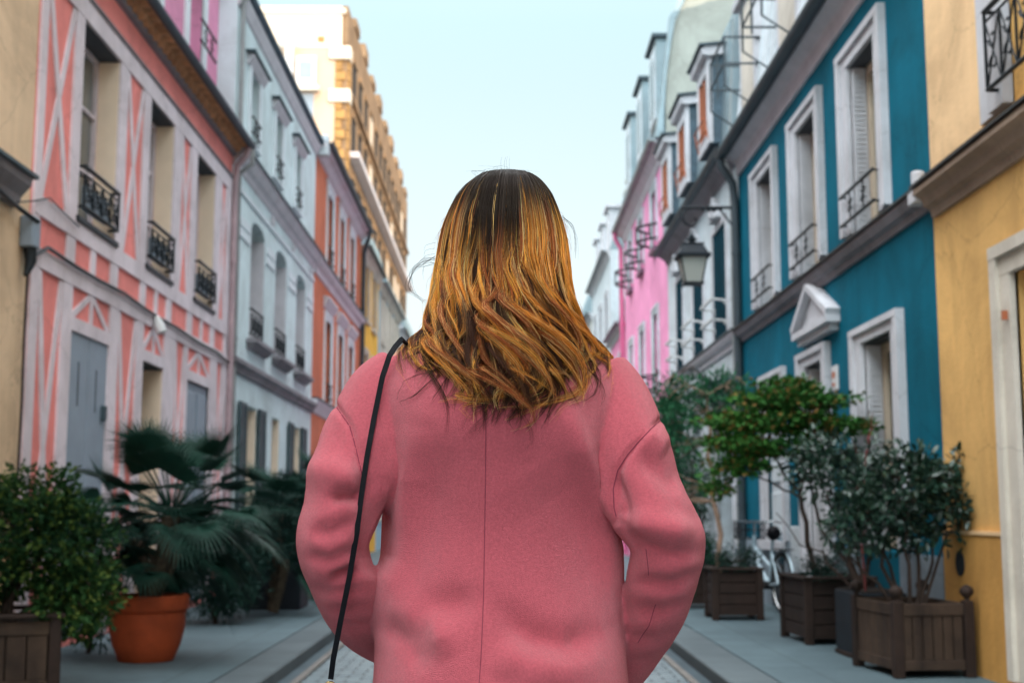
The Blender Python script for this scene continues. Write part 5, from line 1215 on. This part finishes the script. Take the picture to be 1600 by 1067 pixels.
# body: head, neck, trunk, arms, hands with fingers, feet as one continuous surface
bb = MB()
loft(bb, [(-130, -135, 135, -74, 90), (0, -120, 120, -66, 80), (120, -140, 140, -80, 85), (200, -150, 150, -65, 65), (255, -110, 112, -48, 45), (285, -52, 56, -42, 36), (330, -46, 50, -30, 44), (360, -48, 52, -34, 50)], ex=2.0)
loft(bb, [(345, -38, 42, -20, 78), (362, -52, 56, -56, 104), (385, -60, 64, -70, 110), (410, -66, 70, -76, 108), (440, -70, 74, -76, 104), (470, -66, 70, -72, 98), (495, -54, 58, -56, 82), (512, -36, 40, -34, 58), (522, -14, 18, -10, 28)], ex=2.1)
limb(bb, [(2, 98, 442, 8), (2, 112, 425, 10), (2, 122, 408, 12), (2, 108, 400, 10)], 10)       # nose
limb(bb, [(-22, 98, 384, 5), (2, 110, 385, 8), (26, 98, 384, 5)], 10)                          # lips
for s in (-1, 1):
    limb(bb, [(2+s*68, 8, 438, 6), (2+s*76, 2, 425, 12), (2+s*74, 6, 405, 8)], 10)              # ears
    S = LS if s < 0 else RS
    limb(bb, [(s*120, 0, 235, 45)] + [(p[0], p[1], p[2], r) for p, r in zip(S[2:10], (40, 38, 36, 35, 32, 30, 26, 22))], 14)
    w = np.array(S[9][:3], float)
    limb(bb, [(w[0], w[1], w[2], 20), (w[0]-s*14, w[1]+2, w[2]-18, 26), (w[0]-s*34, w[1]+2, w[2]-42, 24)], 12)
    for f, (off, ln) in enumerate(((-24, 56), (-8, 66), (9, 62), (24, 48))):
        p0 = np.array([w[0]-s*34, w[1]+off*.8, w[2]-42]); q = np.array([-s*.55, 0, -.83])
        limb(bb, [(*p0, 9), (*(p0+q*ln*.5), 8.5), (*(p0+q*ln*.8+np.array([-s*6, 0, 2])), 8), (*(p0+q*ln+np.array([-s*14, 0, 6])), 6.5)], 8)
    limb(bb, [(w[0]-s*8, w[1]-16, w[2]-10, 11), (w[0]-s*16, w[1]-36, w[2]-28, 10), (w[0]-s*24, w[1]-40, w[2]-48, 8)], 8)
    limb(bb, [(s*70, 5, -120, 70), (s*86, 5, -300, 80), (s*84, 5, -480, 62), (s*82, 8, -640, 50), (s*82, -8, -760, 52), (s*82, -6, -920, 38), (s*82, -4, -1060, 33), (s*82, 10, -1150, 34), (s*84, 60, -1195, 28), (s*86, 130, -1202, 22)], 16)
body = remeshed('body', bb, M['skin'], None, .005, 3); body.parent = person; body.location = (0, -PY, .10)
for s in (-1, 1):
    c = B(2+s*30, 94, 440)
    b = MB(); b.lathe([(.001, -.0115), (.008, -.008), (.0115, 0), (.008, .008), (.001, .0115)], c, 16); o = b.build('eye', M['eye_white'], person, smooth=True); o.location = (0, -PY, .10)
    MB().tube([(c[0], c[1]+.0095, c[2]), (c[0], c[1]+.0125, c[2])], .005, 12).build('iris', M['iris'], o)
    b = MB(); b.tube([B(2+s*14, 104, 456), B(2+s*30, 106, 462), B(2+s*48, 96, 457)], .0035, 6); o = b.build('eyebrow', M['bark_dark'], person, smooth=True); o.location = (0, -PY, .10)
tr = MB()
loft(tr, [(-330, -160, 160, -96, 100), (-200, -150, 150, -84, 98), (-110, -130, 130, -72, 90)], ex=2.1)
for s in (-1, 1): limb(tr, [(s*74, 5, -190, 78), (s*84, 5, -320, 84), (s*86, 5, -480, 72), (s*84, 8, -640, 60), (s*84, -6, -760, 60), (s*84, -4, -950, 48), (s*84, -4, -1120, 46)], 18)
o = remeshed('trousers', tr, M['denim'], person, .008, 3); o.location = (0, -PY, .10)
for s in (-1, 1):
    sh = MB(); limb(sh, [(s*84, -4, -1080, 46), (s*84, -2, -1150, 46), (s*85, 30, -1188, 40), (s*86, 90, -1194, 36), (s*87, 150, -1200, 28)], 16)
    sh.box(s*84*SC-.04, s*84*SC+.04, PY-.05, PY+.17, -.099, -.075)
    o = remeshed('shoe', sh, M['black_leather'], person, .006, 3); o.location = (0, -PY, .10)

# ---- hair: locks of strands over a dark under-layer
E_PY = [258, 264, 275, 285, 300, 325, 350, 375, 400, 425, 450, 475, 500, 525, 550, 580, 610, 640, 680]
E_L = [768, 748, 735, 724, 712, 700, 690, 684, 680, 676, 672, 668, 662, 656, 650, 648, 652, 662, 690]
E_R = [802, 835, 848, 856, 866, 876, 884, 890, 893, 895, 897, 903, 912, 924, 935, 940, 936, 915, 870]
eb_ = np.array([801-p for p in E_PY], float)[::-1]; ec = np.array([(l+r)/2-783 for l, r in zip(E_L, E_R)])[::-1]; eh = np.array([(r-l)/2 for l, r in zip(E_L, E_R)])[::-1]
yb_b = np.array([100, 160, 200, 250, 300, 350, 400, 450, 500, 520, 536, 543.]); yb_v = np.array([178, 176, 172, 162, 146, 134, 126, 118, 100, 82, 52, 20.])
def env(b, th, k):
    c = np.interp(b, eb_, ec); h = np.interp(b, eb_, eh); ry = np.interp(b, yb_b, yb_v)
    sn, cs = np.sin(th), np.cos(th); fr = cs < 0
    hh = h*k; rr = np.where(fr, np.minimum(ry*.80, 92), ry)*k
    return np.stack([c + hh*sn, 20 - rr*cs, b], -1)
def smooth01(x): x = np.clip(x, 0, 1); return x*x*(3-2*x)
NP = 38
HV = []; HC = []
DARK = np.array([.010, .006, .007]); BROWN = np.array([.050, .016, .011]); MID = np.array([.40, .105, .030]); GOLD = np.array([1.0, .375, .060]); PALE = np.array([1.0, .60, .24])
def lock(th0, b0, b1, k, n, col, width, drift=0., Amax=14., lam=130., ph=None, rootcol=None, blend=(470, 400), straight=False, wstart=410, tipcurl=18., rr=(.50, .22), thick=.45, loose=1.0, fade=0):
    ph = rg.uniform(0, 6.28) if ph is None else ph
    t = np.linspace(0, 1, NP)**1.25
    b = b0+(b1-b0)*t
    ramp = smooth01((wstart-b)/200.)
    phs = 2*math.pi*(b0-b)/lam + ph
    A = Amax*ramp*(.80+.8*np.clip((320-b)/140, 0, 1))
    th = th0 + drift*smooth01((480-b)/300)
    w = width*(1-.58*smooth01((430-b)/190))*(1-.72*smooth01((t-.84)/.16))*(.75+.25*np.minimum(1, t*8))
    k0 = k-.13 if b0 < 530 else k-.015
    karr = k0+(k-k0)*smooth01((b0-b)/90.)
    cpos = env(b, th, karr)
    sgn = 1 if rg.random() < .5 else -1; tc = smooth01((t-.80)/.20)*tipcurl*sgn
    tang = np.stack([np.cos(th), np.sin(th), 0*th], -1); rad = np.stack([np.sin(th), -np.cos(th), 0*th], -1)
    cpos = cpos + tang*(A*np.sin(phs)+tc)[:, None] + rad*(A*.50*(np.cos(phs)-.25))[:, None]
    cpos[:, 2] += A*.35*np.cos(phs*1.0+.7)
    if tipcurl > 25: cpos[:, 2] += smooth01((t-.88)/.12)*tipcurl*.5
    col = np.array(col); rc = DARK if rootcol is None else np.array(rootcol)
    for _ in range(n):
        u, v = rg.normal(0, .5, 2); u = np.clip(u, -1.1, 1.1); v = np.clip(v, -1, 1); tw = rg.normal(0, .25)
        off = tang*(w*u)[:, None] + rad*(w*thick*v)[:, None]
        fz = rg.normal(0, .8, 3)*loose; fz2 = rg.uniform(0, 6.28)
        p = cpos + off + (np.sin(t*rg.uniform(5, 12)+fz2)*ramp*1.6*loose)[:, None]*fz[None, :]
        e = rg.uniform(.90, 1.0) if rg.random() < .7 else rg.uniform(.75, .95)
        if e < 1: 
            q = np.linspace(0, e, NP)*(NP-1); i0 = np.minimum(q.astype(int), NP-2); f = (q-i0)[:, None]; p = p[i0]*(1-f)+p[i0+1]*f
        HV.append((p, rg.uniform(*sorted(rr))))
        q_ = rg.random(); cb_ = col if col[0] < .2 or q_ > .32 else (MID*.8 if q_ > .20 else BROWN if q_ > .16 else PALE)
        c_ = cb_*rg.uniform(.6, 1.3)*(1+rg.normal(0, .05, 3)); mixk = smooth01((blend[0]+rg.normal(0, 14)-p[:, 2])/(blend[0]-blend[1]))
        fd_ = 1-fade*smooth01((385+rg.normal(0, 25)-p[:, 2])/90.)*.9
        c_ = c_[None]*fd_[:, None] + BROWN[None]*1.3*(1-fd_[:, None])
        HC.append(rc[None]*rg.uniform(.8, 1.3)*(1-mixk[:, None]) + np.clip(c_, 0, 1)*mixk[:, None])
def ends(th): return 138 + 54*math.sin(min(abs(th), 1.57))**2
# under layers
for i in range(95):
    th = R(rg.uniform(-150, 150)); lock(th, rg.uniform(430, 520), ends(th)+rg.uniform(-22, 20), rg.uniform(.74, .86), 34, BROWN*rg.uniform(.35, 1.1), 15, rg.normal(0, .08), 9, 150, wstart=380, rr=(.55, .35))
# dark strip behind the crown and the dark middle
for i in range(22):
    th = R(rg.uniform(-25, -5)); lock(th, 541, ends(th)+rg.uniform(-18, 20), rg.uniform(.95, .985), 40, (BROWN if rg.random() < .7 else MID*.8)*rg.uniform(.5, 1.3), 9, rg.normal(0, .05), 9, 140, wstart=380, blend=(430, 320))
for i in range(14):
    th = R(rg.uniform(4, 30)); lock(th, 541, ends(th)+rg.uniform(-26, 14), rg.uniform(.93, .97), 44, BROWN*rg.uniform(.5, 1.2), 9, rg.normal(0, .05), 9, 140, wstart=380, blend=(500, 350))
# outer highlighted locks
def outer(th_deg, col, width, bl, **kw):
    th = R(th_deg); a = dict(drift=rg.normal(0, .12), Amax=rg.uniform(13, 24), lam=rg.uniform(120, 175), wstart=rg.uniform(420, 490)); a.update(kw)
    lock(th, rg.uniform(536, 543), ends(th)+rg.uniform(-16, 34), rg.uniform(.965, 1.0), 34, col, width, blend=bl, fade=float(rg.random() < .62), **a)
for th in np.linspace(-128, -30, 44):
    c = [GOLD, MID, GOLD*.8, BROWN, BROWN, MID*1.2][rg.integers(6)]; outer(th+rg.normal(0, 2), c, rg.uniform(5, 9), (520, 440) if th > -80 else (480, 390))
for th in np.linspace(0, 128, 54):
    c = [GOLD, MID, BROWN, BROWN, MID*.8, BROWN*1.2, GOLD*.7][rg.integers(7)]; outer(th+rg.normal(0, 2), c, rg.uniform(4, 8), (530, 450) if th < 60 else (490, 400))
# thin pale highlights
for th, w_ in ((-18, 2), (-9, 2.5), (-25, 3), (-66, 3), (-58, 3), (-50, 3), (6, 3), (19, 3), (37, 4), (47, 4), (62, 4), (-62, 4), (-54, 5), (-47, 4), (-40, 5), (-34, 4), (3, 4), (8, 5), (12, 4), (22, 4), (28, 5), (33, 4), (41, 3), (52, 5), (58, 5), (66, 4), (-72, 4), (16, 3), (75, 4), (-80, 4)):
    outer(th, PALE*.9 if rg.random() < .5 else GOLD*1.2, w_*.7, (540, 480), drift=rg.normal(0, .07), Amax=12, loose=1.8); 
# big loose golden curls on the lower half, hanging free of the mass
for i in range(58):
    th = R(rg.uniform(-100, 100)); c = GOLD*rg.uniform(.8, 1.2) if rg.random() < .66 else MID*1.2; big = i % 3 > 0
    lock(th, rg.uniform(534, 541), ends(th)+rg.uniform(-32, 50), rg.uniform(.985, 1.045), 56 if big else 18, c, rg.uniform(8, 12) if big else rg.uniform(3, 6), rg.normal(0, .16), rg.uniform(20, 34), rg.uniform(95, 145), blend=(500, 395) if abs(math.degrees(th)+12) > 26 else (440, 330), wstart=430, loose=1.6, tipcurl=rg.uniform(12, 38))
for i in range(16):     # wispy dark tips below
    th = R(rg.uniform(-60, 60)); lock(th, 380, ends(th)+rg.uniform(-44, -10), rg.uniform(.92, 1.0), 14, BROWN*.8, 9, rg.normal(0, .1), 14, 110, wstart=360, tipcurl=rg.uniform(15, 40))
# fly-aways
def fly(pts, r=.22, c=DARK*2):
    P = np.array(pts, float); t = np.linspace(0, len(P)-1, NP); i0 = np.minimum(t.astype(int), len(P)-2); out = []
    for q, i in zip(t-i0, i0):
        p0, p1, p2, p3 = P[max(i-1, 0)], P[i], P[i+1], P[min(i+2, len(P)-1)]
        out.append(.5*((2*p1)+(-p0+p2)*q+(2*p0-5*p1+4*p2-p3)*q*q+(-p0+3*p1-3*p2+p3)*q**3))
    HV.append((np.array(out), r)); HC.append(np.repeat(np.array(c)[None], NP, 0))
for k in range(9):
    j = rg.normal(0, 3, (5, 2)); q = rg.uniform(0, 1)
    fly([(-104, 0, 405-q*20), (-122+j[1, 0], -5, 392+j[1, 1]), (-140+j[2, 0], -5, 374+j[2, 1]), (-144+j[3, 0], 0, 350+j[3, 1]), (-118+j[4, 0], 0, 330+j[4, 1])], .28)
for k in range(5): fly([(-104, 0, 425-k*9), (-118-k, -5, 420-k*9), (-122, 0, 412-k*12)], .2)
for k in range(6): j = rg.normal(0, 2, 6); fly([(98, 10, 470+j[0]), (112+j[1], 5, 455), (119+j[2], 0, 432), (118+j[3], 0, 400+j[4])], .2)
for k in range(16): a0 = rg.uniform(-60, 60); fly([(a0, 0, 538-abs(a0)*.3), (a0+rg.normal(0, 10), 0, 548-abs(a0)*.2), (a0+rg.normal(0, 26), 0, 552-abs(a0)*.35)], .16)
for k in range(4): fly([(2+k*4, 0, 536), (2+k*4+rg.normal(0, 1), 0, 556), (3+k*4+rg.normal(0, 2), 0, 566)], .15)
for k in range(26):
    s = rg.choice([-1, 1]); b_ = rg.uniform(200, 480); e0 = env(np.array([b_]), np.array([s*1.45]), 1.0)[0]
    fly([e0, e0+np.array([s*rg.uniform(4, 12), 0, -rg.uniform(5, 20)]), e0+np.array([s*rg.uniform(4, 20), 0, -rg.uniform(30, 60)])], .2, MID)
NL = len(HV)-66                     # the fly-aways at the end of the list stay free
for i_ in range(NL):
    p = HV[i_][0]; c_x = np.interp(p[:, 2], eb_, ec); h_x = np.interp(p[:, 2], eb_, eh)*(1.0+.03*((i_*37) % 11)/11)
    q = (p[:, 0]-c_x)/h_x; s_ = np.sign(q); q = np.abs(q); p[:, 0] = c_x + s_*h_x*np.where(q > .86, .86+.14*np.tanh((q-.86)/.14), q)
P = np.array([h[0] for h in HV]); rad_ = np.array([h[1] for h in HV]); Cc = np.array(HC)
P = P*SC; P[:, :, 1] += PY; P[:, :, 2] += 1.10
# keep the strands outside the coat: push any that sink in back to its surface
flat = P.reshape(-1, 3); idx = np.where((flat[:, 2] < 1.10+300*SC))[0]
for i in idx[::1]:
    p = Vector(flat[i]); loc, nor, fi, dist = coat_bvh.find_nearest(p, .08)
    if loc is not None and ((p-loc).dot(nor) < .002): q = loc + nor*(.002+.004*((i*7919) % 97)/97); flat[i] = q
P = flat.reshape(P.shape)
S, K = P.shape[:2]
Tn = np.empty_like(P); Tn[:, 1:-1] = P[:, 2:]-P[:, :-2]; Tn[:, 0] = P[:, 1]-P[:, 0]; Tn[:, -1] = P[:, -1]-P[:, -2]; Tn = unit(Tn)
ref = np.array([.31, -.9, .11]); Aa = unit(ref - Tn*(Tn@ref)[..., None]); Bb = np.cross(Tn, Aa)
tp = np.linspace(0, 1, K); rk = (rad_[:, None]*(1-.75*tp**3)[None]*.001)
ring_ = [Aa*math.cos(q)+Bb*math.sin(q) for q in (0, 2*math.pi/3, 4*math.pi/3)]
HVV = np.stack([P + r_*rk[..., None] for r_ in ring_], 2)         # S,K,3,3
base_ = (np.arange(S)*K*3)[:, None, None] + (np.arange(K-1)*3)[None, :, None]; j = np.arange(3)[None, None, :]; j2 = (j+1) % 3
FQ = np.stack([base_+j, base_+j2, base_+3+j2, base_+3+j], -1).reshape(-1, 4)
m_hair = bpy.data.materials.new('hair'); m_hair.use_nodes = True; nt = m_hair.node_tree; pb = nt.nodes['Principled BSDF']
at_ = nt.nodes.new('ShaderNodeAttribute'); at_.attribute_name = 'strand_colour'; nt.links.new(at_.outputs['Color'], pb.inputs['Base Color'])
pb.inputs['Roughness'].default_value = .45; pb.inputs['Specular IOR Level'].default_value = .28; pb.inputs['Specular Tint'].default_value = (1.0, .78, .52, 1)
hair = np_mesh('hair', HVV.reshape(-1, 3) - np.array([0, PY, -.10]), FQ, m_hair, person, smooth=True)
ca = hair.data.color_attributes.new('strand_colour', 'FLOAT_COLOR', 'POINT')
cc = np.ones((S, K, 3, 4), np.float32); cc[..., :3] = Cc[:, :, None, :]; ca.data.foreach_set('color', cc.ravel())
# scalp cap and inner mass so that no daylight shows through
hb = MB(); n = 40; V = []; Bs = [539, 530, 515, 495, 460, 420, 380, 340, 300, 260, 225, 200]
for h in Bs:
    for k in range(n):
        th = -math.pi + 2*math.pi*k/n; kk = .76 if h > 300 else .70
        p = env(np.array([float(h)]), np.array([th]), kk if h < 500 else .80)[0]
        if math.cos(th) < -.35 and h < 470: p[1] = min(p[1], 40)
        V.append(B(*p))
m_ = len(Bs); F = [(i*n+k, i*n+(k+1) % n, (i+1)*n+(k+1) % n, (i+1)*n+k) for i in range(m_-1) for k in range(n)] + [tuple(range(n))[::-1], tuple(range((m_-1)*n, m_*n))]
hb.add(V, F); o = hb.build('hair_underlayer', mat('hair_dark', (.016, .009, .009), .6, .3, 200, .2, 300), person, smooth=True); o.location = (0, -PY, .10)
# ------------------------------------------------------------------ shoulder bag
bag = empty('shoulder_bag', B(-268, 20, -560), 0, 'black leather bag on a thin strap over her left shoulder, with a gold clasp', 'bag')
sp = [(-151, 262), (-160, 250), (-168, 235), (-178, 201), (-189, 140), (-198, 81), (-205, 25), (-211, -29), (-222, -95), (-235, -159), (-246, -215), (-251, -250)]
pts = []
for i in range(len(sp)-1):
    for t in np.linspace(0, 1, 6)[:-1]:
        a = sp[i][0]+(sp[i+1][0]-sp[i][0])*t; b_ = sp[i][1]+(sp[i+1][1]-sp[i][1])*t; h = on_back(a, b_)
        pts.append([a*SC, (h.y if h is not None else PY-.06), 1.10+b_*SC])
pts = np.array(pts); y = pts[:, 1].copy(); n_ = len(y)
hull = y.copy()
for i in range(n_):                       # taut strap: straight across the hollows
    for lo in range(max(0, i-14), i):
        for hi in range(i+1, min(n_, i+15)):
            v = y[lo]+(y[hi]-y[lo])*(i-lo)/(hi-lo); hull[i] = min(hull[i], v)
pts[:, 1] = hull-.0025
def ribbon(P, hw, th, name, m, parent):
    P = [Vector(p) for p in P]; b = MB(); V = []
    for i, p in enumerate(P):
        t = (P[min(i+1, len(P)-1)]-P[max(i-1, 0)]).normalized(); s_ = t.cross(Vector((0, -1, .25))).normalized(); nn = t.cross(s_)
        V += [tuple(p-s_*hw-nn*th), tuple(p+s_*hw-nn*th), tuple(p+s_*hw+nn*th), tuple(p-s_*hw+nn*th)]
    F = [(i*4+k, i*4+(k+1) % 4, (i+1)*4+(k+1) % 4, (i+1)*4+k) for i in range(len(P)-1) for k in range(4)] + [(0, 1, 2, 3), (len(P)*4-4, len(P)*4-3, len(P)*4-2, len(P)*4-1)]
    b.add(V, F); return b.build(name, m, parent, smooth=False)
def on_top(a, y):
    h = coat_bvh.ray_cast(Vector(B(a, y, 600)), Vector((0, 0, -1)))[0]; return (h.x, h.y, h.z+.003)
front = [on_top(-147, -58), on_top(-144, -40), on_top(-142, -20), on_top(-142, 0), on_top(-143, 20), on_top(-145, 40), on_top(-147, 60), B(-152, 100, 200), B(-158, 128, 130), B(-166, 150, 0), B(-175, 160, -150), B(-215, 150, -330), B(-262, 60, -420)]
o = ribbon([tuple(p) for p in front[::-1]][:-1]+[tuple(p) for p in pts], .0038, .0017, 'strap', M['black_leather'], bag)
c = B(-251, -70, -252); cy = pts[-1][1]
b = MB(); ring(b, (c[0], cy, c[2]-.004), .0085, .0016, 20, 6); b.tube([(c[0], cy, c[2]-.012), (c[0], cy, c[2]-.034)], .0045, 10); b.lathe([(.002, -.004), (.007, -.002), (.007, .003), (.002, .005)], (c[0], cy, c[2]-.036), 12); b.build('clasp', M['gold'], bag, smooth=True)
b = MB(); x0, y0, z0 = B(-268, 0, -480); b.box(x0-.035, x0+.035, y0-.10, y0+.12, z0-.09, z0+.09); bo = b.build('bag_body', M['black_leather'], bag, bevel=.012, smooth=True)
b = MB(); b.box(x0-.042, x0-.036, y0-.098, y0+.118, z0-.02, z0+.088); b.build('bag_flap', M['black_leather'], bag, bevel=.002)
b = MB(); b.tube([(c[0], cy, c[2]-.04), (x0, y0-.09, z0+.10)], .003, 6); b.build('strap_end', M['black_leather'], bag)
settle(bag)
